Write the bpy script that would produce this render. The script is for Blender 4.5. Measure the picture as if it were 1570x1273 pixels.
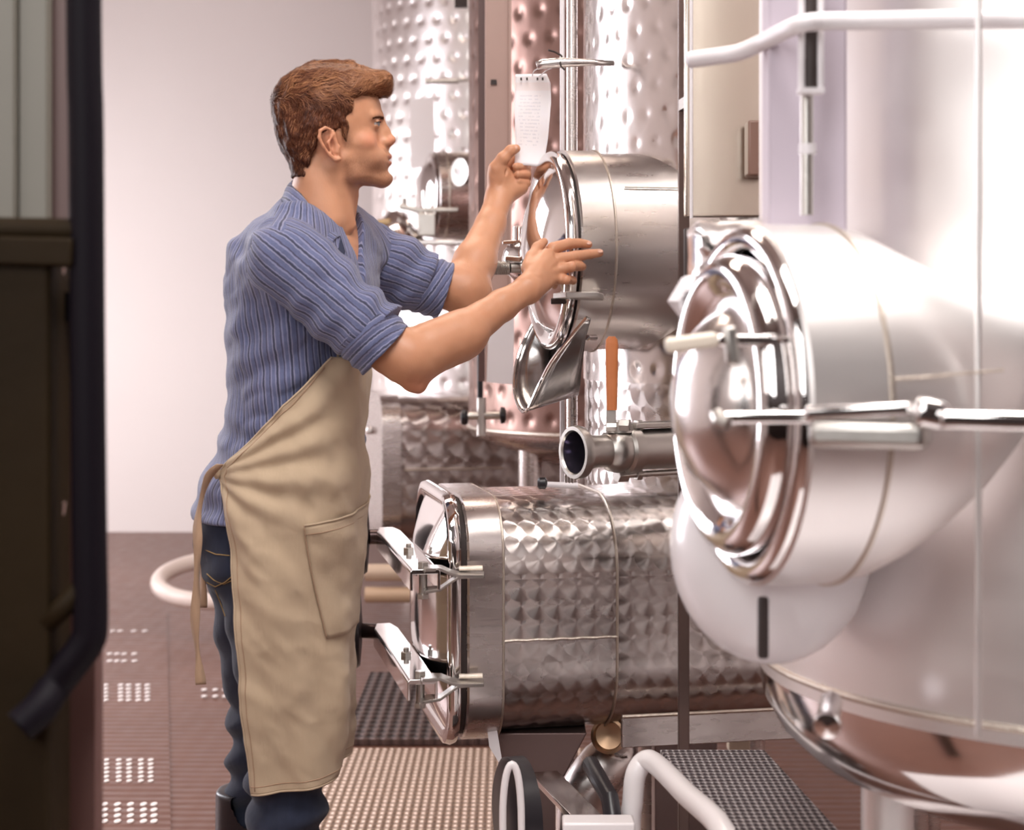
import bpy, math, random
import numpy as np
from mathutils import Vector, Matrix

# ------------------------------------------------------------------ scene, camera, light
S = bpy.context.scene
for o in list(bpy.data.objects):
    bpy.data.objects.remove(o, do_unlink=True)
COL = S.collection
F_PX, HZ, CH = 2528.0, 494.0, 1.35          # focal length in px, horizon row, camera height

cam_d = bpy.data.cameras.new('camera'); cam = bpy.data.objects.new('camera', cam_d)
COL.objects.link(cam); S.camera = cam
cam.location = (0, 0, CH); cam.rotation_euler = (math.pi/2, 0, 0)
cam_d.sensor_width = 36; cam_d.lens = F_PX/1570*36
cam_d.shift_y = (HZ-636.5)/1570
cam_d.dof.use_dof = True; cam_d.dof.focus_distance = 3.15; cam_d.dof.aperture_fstop = 4.5
S.view_settings.view_transform = 'Standard'; S.view_settings.look = 'None'
S.view_settings.gamma = 1; S.view_settings.exposure = -0.12

W = bpy.data.worlds.new('world'); S.world = W; W.use_nodes = True
wt = W.node_tree; bg = wt.nodes['Background']
wtc = wt.nodes.new('ShaderNodeTexCoord'); wsp = wt.nodes.new('ShaderNodeSeparateXYZ'); wrp = wt.nodes.new('ShaderNodeValToRGB')
wt.links.new(wtc.outputs['Generated'], wsp.inputs[0])
wmr = wt.nodes.new('ShaderNodeMapRange'); wmr.inputs[1].default_value = -1; wmr.inputs[2].default_value = 1
wt.links.new(wsp.outputs[2], wmr.inputs[0]); wt.links.new(wmr.outputs[0], wrp.inputs[0])
els = wrp.color_ramp.elements
for pp, cc in ((.36, (.04,.025,.022)), (.50, (.16,.11,.10)), (.56, (.34,.28,.28)), (.72, (.62,.55,.54)), (.9, (.30,.22,.20))):
    e = els.new(pp); e.color = (*cc, 1)
els.remove(els[0]); els.remove(els[-1])
wt.links.new(wrp.outputs[0], bg.inputs[0]); bg.inputs[1].default_value = 0.36

def area(name, loc, target, sx, sy, power, col):
    d = bpy.data.lights.new(name, 'AREA'); d.shape = 'RECTANGLE'; d.size = sx; d.size_y = sy
    d.energy = power; d.color = col
    o = bpy.data.objects.new(name, d); COL.objects.link(o); o.location = loc
    o.rotation_euler = (Vector(target)-Vector(loc)).to_track_quat('-Z', 'Y').to_euler()
    return o
area('skylight_front', (0.7, 1.7, 4.0), (-0.1, 3.3, 1.0), 2.6, 1.4, 215, (1.0, 0.95, 0.91))
area('skylight_rear', (-0.6, 5.2, 4.6), (-0.1, 3.6, 0.8), 2.5, 1.0, 90, (1.0, 0.84, 0.72))
area('window_left_light', (-3.4, 6.0, 1.9), (-0.3, 3.4, 1.0), 1.4, 2.4, 130, (0.93, 0.93, 1.0))
area('front_fill_light', (-2.4, 0.2, 2.4), (-0.2, 3.2, 1.1), 1.0, 1.6, 16, (1.0, 0.96, 0.93))  # added soft fill for the apron, no window stands here
area('window_far_light', (-3.85, 8.2, 1.3), (-1.2, 10.6, .6), 1.2, 2.0, 120, (1.0, 0.98, 0.98))
area('near_tank_fill_light', (-0.9, -0.6, 2.6), (1.1, 2.2, 1.3), 1.2, 2.0, 54, (1.0, 0.98, 0.97))  # added lamp behind the camera, whitens the near tank

def P(px, py, Y):
    return Vector(((px-785)/F_PX*Y, Y, CH+(HZ-py)/F_PX*Y))

# ------------------------------------------------------------------ materials
def mat(name, col=(.5,.5,.5), rough=.5, metal=0.0, **kw):
    m = bpy.data.materials.new(name); m.use_nodes = True
    b = m.node_tree.nodes['Principled BSDF']
    b.inputs['Base Color'].default_value = (*col, 1); b.inputs['Roughness'].default_value = rough
    b.inputs['Metallic'].default_value = metal
    for k, v in kw.items(): b.inputs[k.replace('_', ' ')].default_value = v
    return m
class NT:
    """small node-tree helper"""
    def __init__(s, m): s.t = m.node_tree; s.b = s.t.nodes['Principled BSDF']
    def n(s, ty, **kw):
        x = s.t.nodes.new(ty)
        for k, v in kw.items():
            if k.startswith('i_'): x.inputs[k[2:].replace('_', ' ')].default_value = v
            else: setattr(x, k, v)
        return x
    def l(s, a, b): s.t.links.new(a, b)
    def m(s, op, a, b=None, c=None):
        x = s.t.nodes.new('ShaderNodeMath'); x.operation = op
        for i, v in enumerate((a, b, c)):
            if v is None: continue
            if isinstance(v, (int, float)): x.inputs[i].default_value = v
            else: s.l(v, x.inputs[i])
        return x.outputs[0]
    def v(s, op, a, b=None, sc=None):
        x = s.t.nodes.new('ShaderNodeVectorMath'); x.operation = op
        for i, q in enumerate((a, b)):
            if q is None: continue
            if isinstance(q, (tuple, Vector)): x.inputs[i].default_value = q
            else: s.l(q, x.inputs[i])
        if sc is not None:
            if isinstance(sc, (int, float)): x.inputs['Scale'].default_value = sc
            else: s.l(sc, x.inputs['Scale'])
        return x.outputs['Value'] if op in ('DOT_PRODUCT', 'LENGTH') else x.outputs['Vector']
    def noise(s, scale, detail=3, vec=None, rough=.5, dist=0):
        x = s.n('ShaderNodeTexNoise'); x.inputs['Scale'].default_value = scale; x.inputs['Detail'].default_value = detail
        x.inputs['Roughness'].default_value = rough; x.inputs['Distortion'].default_value = dist
        if vec is not None: s.l(vec, x.inputs['Vector'])
        return x.outputs['Fac']
    def pos(s, scale=(1,1,1)):
        g = s.n('ShaderNodeNewGeometry').outputs['Position']
        return s.v('MULTIPLY', g, scale)
    def obj(s, scale=(1,1,1)):
        g = s.n('ShaderNodeTexCoord').outputs['Object']
        return s.v('MULTIPLY', g, scale)
    def ramp(s, fac, stops):
        x = s.n('ShaderNodeValToRGB'); e = x.color_ramp.elements
        while len(e) < len(stops): e.new(.5)
        for q, (p, c) in zip(e, stops): q.position = p; q.color = (*c, 1)
        s.l(fac, x.inputs[0]); return x.outputs[0]
    def mix(s, fac, a, b):
        x = s.n('ShaderNodeMix', data_type='RGBA')
        for i, v in ((0, fac), (6, a), (7, b)):
            if isinstance(v, (int, float)): x.inputs[i].default_value = v
            elif isinstance(v, tuple): x.inputs[i].default_value = (*v, 1)
            else: s.l(v, x.inputs[i])
        return x.outputs[2]
    def bump(s, h, strength=.3, dist=.002):
        x = s.n('ShaderNodeBump'); x.inputs['Strength'].default_value = strength; x.inputs['Distance'].default_value = dist
        s.l(h, x.inputs['Height']); s.l(x.outputs[0], s.b.inputs['Normal']); return x
    def color(s, c): s.l(c, s.b.inputs['Base Color'])
    def rough(s, c): s.l(c, s.b.inputs['Roughness'])

STEEL = (.62, .57, .55)
def steel_brushed(name, col=STEEL, rough=.28, scale=(40,40,40), bump=.12):
    m = mat(name, col, rough, 1.0); t = NT(m)
    n1 = t.noise(1.0, 4, t.pos(scale)); n2 = t.noise(3.0, 4)
    t.rough(t.m('ADD', t.m('MULTIPLY', n1, .22), rough-.11))
    t.color(t.mix(t.noise(2.2, 5, t.pos((1,1,1))), tuple(c*.82 for c in col), tuple(min(1, c*1.12) for c in col)))
    t.bump(t.m('ADD', n1, t.m('MULTIPLY', n2, .3)), bump, .002)
    return m
def steel_perlage(name, axis, cell=.042, col=STEEL, rough=.24, sx=1.0):
    m = mat(name, col, rough, 1.0, Anisotropic=.93); t = NT(m)
    uv = t.n('ShaderNodeUVMap'); sep = t.n('ShaderNodeSeparateXYZ'); t.l(uv.outputs[0], sep.inputs[0])
    u = t.m('DIVIDE', sep.outputs[0], cell*sx); v = t.m('DIVIDE', sep.outputs[1], cell)
    pu = t.m('FRACT', u); pv = t.m('FRACT', v); fu, fv = pu, pv          # overlapping discs: the last one ground wins
    for cu, cv in ((0,1),(1,0),(1,1)):
        du = t.m('SUBTRACT', pu, float(cu)); dv = t.m('SUBTRACT', pv, float(cv))
        ins = t.m('LESS_THAN', t.m('ADD', t.m('MULTIPLY', du, du), t.m('MULTIPLY', dv, dv)), .60)
        mu = t.n('ShaderNodeMix'); mv = t.n('ShaderNodeMix')
        for mm, a_, b_ in ((mu, fu, du), (mv, fv, dv)): t.l(ins, mm.inputs[0]); t.l(a_, mm.inputs[2]); t.l(b_, mm.inputs[3])
        fu, fv = mu.outputs[0], mv.outputs[0]
    N = t.n('ShaderNodeNewGeometry').outputs['Normal']
    V = tuple(axis); U = t.v('NORMALIZE', t.v('CROSS_PRODUCT', N, V)); V2 = t.v('NORMALIZE', t.v('CROSS_PRODUCT', U, N))
    tan = t.v('ADD', t.v('SCALE', U, None, t.m('MULTIPLY', fv, -1.0)), t.v('SCALE', V2, None, fu))
    t.l(t.v('NORMALIZE', tan), t.b.inputs['Tangent'])
    r2 = t.m('SQRT', t.m('ADD', t.m('MULTIPLY', fu, fu), t.m('MULTIPLY', fv, fv)))
    ring = t.m('SINE', t.m('MULTIPLY', r2, 60.0))
    t.bump(t.m('ADD', t.noise(4, 3), t.m('MULTIPLY', ring, .006)), .10, .006)
    t.color(t.mix(t.noise(1.6, 5), tuple(c*.78 for c in col), tuple(min(1, c*1.1) for c in col)))
    t.rough(t.m('ADD', t.m('MULTIPLY', t.noise(9, 3), .15), rough-.06))
    return m
def steel_dimpled(name, cell=.06, col=STEEL, rough=.2, strength=.22):
    m = mat(name, col, rough, 1.0); t = NT(m)
    uv = t.n('ShaderNodeUVMap'); sep = t.n('ShaderNodeSeparateXYZ'); t.l(uv.outputs[0], sep.inputs[0])
    u = t.m('DIVIDE', sep.outputs[0], cell); v = t.m('DIVIDE', sep.outputs[1], cell*1.0)
    row = t.m('FLOOR', v); u2 = t.m('ADD', u, t.m('MULTIPLY', t.m('MODULO', row, 2.0), .5))
    fu = t.m('SUBTRACT', t.m('FRACT', u2), .5); fv = t.m('SUBTRACT', t.m('FRACT', v), .5)
    r2 = t.m('ADD', t.m('MULTIPLY', fu, fu), t.m('MULTIPLY', fv, fv))
    dent = t.m('MULTIPLY', t.m('POWER', 2.718, t.m('MULTIPLY', r2, -22.0)), -1.0)
    h = t.m('ADD', dent, t.m('MULTIPLY', t.noise(9, 2), .9))
    t.bump(h, strength, .012)
    t.color(t.mix(t.noise(2.2, 5), tuple(c*.85 for c in col), tuple(min(1, c*1.12) for c in col)))
    t.rough(t.m('ADD', t.m('MULTIPLY', t.noise(40, 3), .12), rough-.05))
    return m
def rough_paint(name, c1, c2, rough=.5, scale=6, bump=.1, metal=0.0):
    m = mat(name, c1, rough, metal); t = NT(m)
    n = t.noise(scale, 6, t.pos()); t.color(t.mix(t.m('MULTIPLY', n, 1.0), c1, c2)); t.bump(t.noise(scale*8, 3, t.pos()), bump, .002)
    return m

A_N = math.radians(11.5)
N1 = Vector((-math.cos(A_N), -math.sin(A_N), 0)); T1 = Vector((math.sin(A_N), -math.cos(A_N), 0)); UP = Vector((0,0,1))
M = {}
M['brushed'] = steel_brushed('brushed_steel', STEEL, .27, (12,12,60))
M['brushed_light'] = steel_brushed('light_brushed_steel', (.72,.68,.66), .3, (12,12,60))
M['polished'] = steel_brushed('polished_steel', (.80,.77,.76), .09, (6,6,6), .05)
M['satin'] = steel_brushed('satin_cast_steel', (.55,.52,.49), .38, (60,60,60), .15)
M['perlage'] = steel_perlage('engine_turned_steel', -N1, .037)
M['perlage_tank'] = steel_perlage('engine_turned_shell_steel', UP, .045)
M['dimple'] = steel_dimpled('dimple_jacket_steel')
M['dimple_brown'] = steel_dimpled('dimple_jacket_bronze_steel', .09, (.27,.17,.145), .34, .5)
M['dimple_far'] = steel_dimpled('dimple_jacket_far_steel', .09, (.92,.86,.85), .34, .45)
M['weld'] = steel_brushed('weld_bead', (.62,.55,.48), .4, (200,200,200), .6)
M['black'] = mat('black_plastic', (.012,.01,.014), .35)
M['rubber'] = mat('dark_gasket_rubber', (.035,.022,.02), .6)
M['orange'] = rough_paint('orange_grip_plastic', (.50,.15,.045), (.58,.2,.07), .5, 30, .2)
M['pale_plate'] = rough_paint('pale_plate', (.72,.68,.70), (.8,.76,.78), .4)
M['paper'] = mat('white_paper', (.80,.77,.79), .7)
M['glass'] = mat('gauge_glass', (.75,.74,.76), .1)
M['film'] = steel_brushed('crumpled_foil', (.82,.79,.78), .22, (9,9,9), 1.0)

# ------------------------------------------------------------------ mesh builder
def frame_of(d):
    d = Vector(d).normalized()
    u = d.cross(Vector((0,0,1)))
    if u.length < 1e-3: u = d.cross(Vector((1,0,0)))
    u.normalize(); return d, u, d.cross(u).normalized()
class MB:
    def __init__(s): s.v = []; s.f = []; s.uv = []
    def add(s, vs, fs, uvs=None):
        o = len(s.v); s.v += [tuple(x) for x in vs]
        for i, f in enumerate(fs):
            s.f.append([o+k for k in f]); s.uv.append(uvs[i] if uvs else [(0,0)]*len(f))
        return s
    def grid(s, rows, closed=True, cap0=False, cap1=False):
        """rows: list of rings (lists of Vector), uv in metres along ring / along rows"""
        n = len(rows[0]); vs = [p for r in rows for p in r]; fs = []; uvs = []
        L = [0.0]
        for i in range(1, len(rows)):
            L.append(L[-1]+(Vector(rows[i][0])-Vector(rows[i-1][0])).length)
        mid = rows[len(rows)//2]; R = [0.0]
        for j in range(n): R.append(R[-1]+(Vector(mid[(j+1) % n])-Vector(mid[j])).length)
        for i in range(len(rows)-1):
            for j in range(n if closed else n-1):
                k = (j+1) % n
                fs.append((i*n+j, i*n+k, (i+1)*n+k, (i+1)*n+j))
                uvs.append([(R[j],L[i]),(R[j+1],L[i]),(R[j+1],L[i+1]),(R[j],L[i+1])])
        if cap0: fs.append(tuple(range(n-1,-1,-1))); uvs.append([(0,0)]*n)
        if cap1: fs.append(tuple((len(rows)-1)*n+j for j in range(n))); uvs.append([(0,0)]*n)
        return s.add(vs, fs, uvs)
    def lathe(s, c, axis, prof, seg=48, cap0=True, cap1=True, sq=(1,1)):
        d, u, w = frame_of(axis); c = Vector(c)
        rows = [[c+d*h+u*(r*sq[0]*math.cos(2*math.pi*j/seg))+w*(r*sq[1]*math.sin(2*math.pi*j/seg)) for j in range(seg)] for h, r in prof]
        return s.grid(rows, True, cap0, cap1)
    def cyl(s, a, b, r, seg=20, r2=None):
        a = Vector(a); b = Vector(b); return s.lathe(a, b-a, [(0,r),((b-a).length, r if r2 is None else r2)], seg)
    def tube(s, pts, r, seg=12, closed=False, caps=True, flat=1.0):
        pts = [Vector(p) for p in pts]; n = len(pts); rows = []
        rr = r if isinstance(r, (list, tuple)) else [r]*n
        d = (pts[1]-pts[0]).normalized(); _, u, w = frame_of(d)
        for i in range(n):
            if closed: t = (pts[(i+1) % n]-pts[i-1]).normalized()
            else: t = (pts[min(i+1,n-1)]-pts[max(i-1,0)]).normalized()
            u = (u-t*u.dot(t)).normalized(); w = t.cross(u)
            rows.append([pts[i]+u*(rr[i]*math.cos(2*math.pi*j/seg))+w*(rr[i]*flat*math.sin(2*math.pi*j/seg)) for j in range(seg)])
        if closed: rows.append(rows[0])
        return s.grid(rows, True, caps and not closed, caps and not closed)
    def box(s, c, size, ax=None):
        c = Vector(c); X, Y, Z = ax if ax else (Vector((1,0,0)), Vector((0,1,0)), Vector((0,0,1)))
        vs = [c+X*(sx*size[0]/2)+Y*(sy*size[1]/2)+Z*(sz*size[2]/2) for sz in (-1,1) for sx, sy in ((-1,-1),(1,-1),(1,1),(-1,1))]
        a, b, d = size
        fs = [(3,2,1,0),(4,5,6,7),(0,1,5,4),(1,2,6,5),(2,3,7,6),(3,0,4,7)]
        return s.add(vs, fs, [[(0,0),(a,0),(a,d),(0,d)]]*6)
    def bar(s, a, b, w, h, up=UP):
        a = Vector(a); b = Vector(b); d = (b-a).normalized(); y = Vector(up).cross(d).normalized(); z = d.cross(y)
        return s.box((a+b)/2, ((b-a).length, w, h), (d, y, z))
    def prism(s, pts, off):
        n = len(pts); off = Vector(off); a = [Vector(p) for p in pts]; b = [p+off for p in a]
        return s.add(a+b, [tuple(range(n-1,-1,-1)), tuple(range(n,2*n))]+[(i,(i+1)%n,n+(i+1)%n,n+i) for i in range(n)])
    def build(s, name, m, parent=None, bevel=0, smooth=30, solid=0, sub=0):
        me = bpy.data.meshes.new(name); me.from_pydata(s.v, [], s.f)
        ul = me.uv_layers.new(name='UVMap'); flat = [c for f in s.uv for uv in f for c in uv]
        ul.data.foreach_set('uv', flat)
        me.validate(); me.update()
        me.polygons.foreach_set('use_smooth', [True]*len(me.polygons))
        if smooth < 180: me.set_sharp_from_angle(angle=math.radians(smooth))
        o = bpy.data.objects.new(name, me); COL.objects.link(o); me.materials.append(M[m] if isinstance(m, str) else m)
        if parent is not None: child(o, parent)
        if solid: q = o.modifiers.new('s', 'SOLIDIFY'); q.thickness = solid; q.offset = 0
        if bevel:
            q = o.modifiers.new('b', 'BEVEL'); q.width = bevel; q.segments = 3; q.limit_method = 'ANGLE'; q.angle_limit = math.radians(35)
        if sub: q = o.modifiers.new('ss', 'SUBSURF'); q.levels = sub; q.render_levels = sub
        return o
def world_loc(o):
    p = Vector((0,0,0))
    while o is not None: p += o.location; o = o.parent
    return p
def child(o, parent):
    """parents o, whose mesh is in world coordinates (all empties are unrotated)"""
    o.parent = parent; o.matrix_parent_inverse = Matrix.Identity(4)
    o.location = o.location-world_loc(parent)
    return o
def tag(o, label, cat, group=None, kind=None):
    o['label'] = label; o['category'] = cat
    if group: o['group'] = group
    if kind: o['kind'] = kind
    return o
def thing(name, loc, label, cat, group=None):
    o = bpy.data.objects.new(name, None); COL.objects.link(o); o.location = loc; o.empty_display_size = .1
    return tag(o, label, cat, group)
def struct(o): o['kind'] = 'structure'; return o
def arc(c, u, w, r, a0, a1, n=12):
    return [Vector(c)+u*(r*math.cos(math.radians(a0+(a1-a0)*i/n)))+w*(r*math.sin(math.radians(a0+(a1-a0)*i/n))) for i in range(n+1)]
def rrect(c, u, w, hu, hw, r, seg=10):
    """rounded rectangle ring"""
    out = []
    for cu, cw, a0 in ((hu-r,hw-r,0),(-(hu-r),hw-r,90),(-(hu-r),-(hw-r),180),(hu-r,-(hw-r),270)):
        for i in range(seg+1):
            a = math.radians(a0+90*i/seg); out.append(Vector(c)+u*(cu+r*math.cos(a))+w*(cw+r*math.sin(a)))
    return out
def nut(mb, c, axis, r, h):
    return mb.lathe(c, axis, [(0,r),(h,r)], 6)
# ------------------------------------------------------------------ the room
def floor_mat():
    m = mat('worn_brown_floor', (.2,.1,.08), .35, .25); t = NT(m)
    p = t.pos(); sep = t.n('ShaderNodeSeparateXYZ'); t.l(p, sep.inputs[0])
    rip = t.m('SINE', t.m('MULTIPLY', sep.outputs[1], 2*math.pi/.055)); rx = t.m('SINE', t.m('MULTIPLY', sep.outputs[0], 2*math.pi/.07))
    n = t.noise(1.3, 6, p); n2 = t.noise(14, 4, p)
    c = t.mix(n, (.085,.032,.023), (.20,.088,.064))
    c = t.mix(t.m('MULTIPLY', n2, .5), c, (.30,.17,.13))
    t.color(c); t.rough(t.m('ADD', t.m('MULTIPLY', n2, .3), .22))
    t.bump(t.m('ADD', t.m('MULTIPLY', t.m('ADD', rip, t.m('MULTIPLY', rx, .3)), .5), n2), .5, .005); return m
M['floor'] = floor_mat()
def wall_mat(name, c1, c2):
    m = mat(name, c1, .75); t = NT(m)
    t.color(t.mix(t.noise(.7, 4, t.pos()), c1, c2)); t.bump(t.noise(30, 4, t.pos()), .1, .003); return m
M['wall'] = wall_mat('pale_plaster', (.80,.73,.73), (.86,.80,.80))
M['wall_dark'] = wall_mat('brown_wall', (.30,.22,.20), (.38,.28,.26))
M['ceiling'] = wall_mat('ceiling_paint', (.36,.27,.24), (.42,.33,.30))
struct(MB().box((.5, 4.8, -.05), (9, 12, .1)).build('floor', 'floor'))
struct(MB().box((.5, 10.65, 2.7), (9, .1, 5.6)).build('wall_back', 'wall'))
struct(MB().box((-4.05, 4.8, 2.7), (.1, 12, 5.6)).build('wall_left', 'wall'))
struct(MB().box((3.6, 4.8, 2.7), (.1, 12, 5.6)).build('wall_right', 'wall'))
struct(MB().box((.5, 4.8, 5.55), (9, 12, .1)).build('ceiling', 'ceiling'))

# ------------------------------------------------------------------ tank with the manway the man is holding
TC = Vector((.665, 3.8, 0)); TR = .5
tank = thing('fermentation_tank', (TC.x, TC.y, 0), 'steel wine tank in the middle with the round hatch the man touches', 'tank', 'steel wine tanks in a row')
def shell(c, R, z0, z1, seg=96):
    return MB().grid([[Vector((c.x+R*math.cos(2*math.pi*j/seg), c.y+R*math.sin(2*math.pi*j/seg), z)) for j in range(seg)] for z in (z0, z1)], True, True, True)
shell(TC, TR, 1.22, 3.2).build('cooling_jacket', 'dimple', tank)
shell(TC, TR-.003, .80, 1.22).build('shell', 'perlage_tank', tank)
wb = MB(); wb.tube([TC+Vector((TR*math.cos(a), TR*math.sin(a), .80)) for a in np.linspace(0, 2*math.pi, 72, endpoint=False)], .004, 6, True); wb.build('weld_seam', 'weld', tank)
for k, a in enumerate((25, 100, 160, 215, 300)):
    p = TC+Vector((.36*math.cos(math.radians(a)), .36*math.sin(math.radians(a)), 0))
    if k == 3: continue
    MB().cyl(p, p+UP*.82, .035).build('leg', 'brushed', tank)
# round manway
C1 = P(855, 385, 3.5); R1 = .213
MB().lathe(C1, -N1, [(.0,R1-.006),(.004,R1),(.07,R1),(.074,R1-.004),(.62,R1-.004)], 96, False, False).build('manway_neck', 'brushed_light', tank)
MB().tube([C1-N1*.072+T1*(R1*math.cos(a))+UP*(R1*math.sin(a)) for a in np.linspace(0, 2*math.pi, 90, endpoint=False)], .0028, 6, True).build('weld_seam', 'weld', tank)
w2 = MB(); w2.tube([C1-N1*(.10+.05*i)+T1*(R1*math.cos(.62)+.0)+UP*(R1*math.sin(.62)) for i in range(7)], .002, 6); w2.build('weld_seam', 'weld', tank)
MB().lathe(C1, N1, [(-.012,R1-.012),(.004,R1-.012),(.008,R1-.02)], 72, False, False).build('gasket', 'rubber', tank)
lid = MB().lathe(C1+N1*.006, N1, [(0,R1-.004),(.010,R1-.001),(.020,R1-.006),(.024,R1-.016),(.018,R1-.03),(.014,R1-.04)], 96, True, False).build('manway_lid', 'polished', tank, smooth=60)
prof = [(.014,R1-.038),(.028,R1-.055),(.042,R1-.082),(.055,R1-.115),(.064,R1-.15),(.069,R1-.185),(.071,.004)]
MB().lathe(C1+N1*.006, N1, prof, 96, False, True).build('lid_dome', 'polished', lid, smooth=180)
# clamp on the far side of the lid
cl = MB(); Yc = 3.66
cl.cyl(P(796,372,Yc), P(796,349,Yc), .0145); cl.cyl(P(796,349,Yc), P(796,347,Yc), .0125)
cl.build('clamp_pin', 'polished', lid, bevel=.001)
MB().bar(P(772,373,Yc), P(856,369,Yc-.02), .03, .009).build('clamp_lever', 'polished', lid, bevel=.002)
MB().lathe(P(812,398,Yc), UP, [(-.055,.006),(-.05,.03),(-.03,.052),(0,.062),(.02,.058),(.035,.044),(.042,.02),(.043,.004)], 32).build('clamp_boss', 'polished', lid, smooth=180)
tb = MB(); tb.bar(P(738,411,Yc-.08), P(756,411,Yc-.08), .02, .022)
a, b = P(754,411,Yc-.08), P(782,411,Yc-.08); n = 12
tb.lathe(a, b-a, [((b-a).length*i/(2*n), .0165 if i % 2 else .0135) for i in range(2*n+1)], 20)
tb.cyl(b, P(806,411,Yc-.07), .011)
tb.build('threaded_spindle', 'satin', lid, bevel=.0008)
MB().bar(P(776,397,Yc-.07), P(840,401,Yc-.09), .03, .012).build('clamp_plate', 'polished', lid, bevel=.003)
lug = MB(); lug.prism([P(848,450,3.33)+UP*.0, P(868,447,3.27), P(916,447,3.27), P(926,451,3.275), P(925,452,3.31), P(850,451,3.36)], (0,0,-.012))
lug.build('hinge_lug', 'satin', tank, bevel=.002)
MB().box(P(856,462,3.33), (.03,.02,.012)).build('lug_nut', 'rubber', tank, bevel=.002)
# sheet metal chute below the manway
A = [(821,489,3.62),(800,530,3.61),(790,565,3.58),(788,595,3.54),(793,618,3.50),(801,631,3.47),(809,628,3.43),(816,615,3.41),(828,588,3.38),(845,555,3.35),(872,520,3.32),(900,487,3.28)]
B = [(860,500,3.60),(866,530,3.60),(872,560,3.58),(877,585,3.55),(881,598,3.52),(885,606,3.48),(887,602,3.44),(889,592,3.41),(891,572,3.38),(894,548,3.35),(898,520,3.32),(906,489,3.28)]
A = [P(*q) for q in A]; B = [P(*q) for q in B]
def dens(a, k=3):
    out = []
    for i in range(len(a)-1):
        p0 = a[max(i-1,0)]; p1 = a[i]; p2 = a[i+1]; p3 = a[min(i+2,len(a)-1)]
        for j in range(k):
            t = j/k; out.append(.5*((2*p1)+(p2-p0)*t+(2*p0-5*p1+4*p2-p3)*t*t+(3*p1-p0-3*p2+p3)*t**3))
    out.append(a[-1]); return out
A = dens(A); B = dens(B)
ch = MB().grid([[a.lerp(b, t) for a, b in zip(A, B)] for t in (0,.25,.5,.75,1)], False).build('drain_chute', steel_brushed('chute_steel', (.36,.35,.35), .2, (12,12,60)), tank, solid=.003, smooth=180)
MB().tube(A, .0038, 8).build('chute_rim', 'polished', ch)
MB().cyl(P(901,518,3.32), P(913,518,3.34), .006).build('chute_bolt', 'polished', tank)
# pipes behind the manway
MB().cyl(P(862,0,3.75)+UP*.5, Vector((P(862,0,3.75).x, 3.75, .02)), .0055).build('sight_tube', 'pale_plate', tank)
MB().cyl(P(877,0,3.8)+UP*.5, Vector((P(877,0,3.8).x, 3.8, .02)), .013).build('drain_pipe', 'brushed', tank)
# tag rail
rail = MB(); rail.tube([P(823,101,3.52), P(832,98,3.52), P(862,96,3.52), P(900,96,3.52), P(940,97,3.55)], [.009,.0105,.011,.0075,.006], 12)
rail.build('tag_rail', 'brushed_light', tank, smooth=180)
# butterfly valve with orange lever
nv = Vector((-math.cos(math.radians(31)), -math.sin(math.radians(31)), 0)); CV = P(881,694,3.1)
valve = MB().lathe(CV, -nv, [(0,.040),(-.004,.042),(-.004,.049),(.006,.051),(.014,.049),(.018,.036),(.045,.031),(.07,.031),(.08,.040),(.095,.043),(.11,.040),(.115,.046),(.135,.046),(.137,.039),(.30,.039)], 48, False, False).build('outlet_valve', 'satin', tank, smooth=40)
MB().lathe(CV, -nv, [(.0,.0385),(.03,.0295),(.05,.029),(.051,.002)], 40, False, True).build('valve_bore', mat('dark_bore', (.10,.085,.12), .15, .8), valve)
for dz, dd in ((.046,.13),(-.048,.13)):
    MB().cyl(CV-nv*.12+UP*dz, CV-nv*.30+UP*dz, .006).build('tie_rod', 'satin', valve)
    q = MB(); nut(q, CV-nv*.095+UP*dz, -nv, .014, .024); nut(q, CV-nv*.14+UP*dz, -nv, .012, .012); q.build('tie_nut', 'satin', valve, bevel=.001)
MB().box(CV-nv*.20+UP*.047, (.15,.05,.01), (nv, nv.cross(UP), UP)).build('valve_bracket', 'satin', valve, bevel=.002)
MB().lathe(CV-nv*.10+UP*.035, UP, [(0,.03),(.012,.028),(.02,.018)], 24).build('valve_stem', 'satin', valve)
YH = 3.1
MB().box((P(937,638,YH)+P(937,642,YH))/2, (.019,.004,.045)).build('lever_blade', 'satin', valve, bevel=.001)
g = MB(); gx = P(938,572,YH)
g.grid([rrect(P(938,y,YH), Vector((1,0,0)), Vector((0,1,0)), w, .0075, .006, 4) for y, w in ((629,.0098),(600,.0108),(560,.0118),(530,.0122),(521,.011),(517,.007),(516,.0062))], True, True, True)
g.build('lever_grip', 'orange', valve, smooth=50)
q = MB(); nut(q, P(929,655,YH), (1,0,0), .009, .02); nut(q, P(950,652,YH-.01), (1,-.3,0), .012, .02); q.build('lever_nut', 'satin', valve, bevel=.001)
# little sight gauge tap left of the valve
g = MB(); g.cyl(P(838,743,3.35), P(886,745,3.35), .006); g.build('tap_spindle', 'pale_plate', tank)
MB().lathe(P(824,741,3.35), (1,0,0), [(0,.008),(.004,.012),(.016,.012),(.02,.006)], 20).build('tap_knob', 'black', tank)
q = MB(); [q.cyl(P(x,722,3.35), P(x,744,3.35), .0032) for x in (868,873,878)]; q.build('tap_stem', 'polished', tank)

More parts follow.
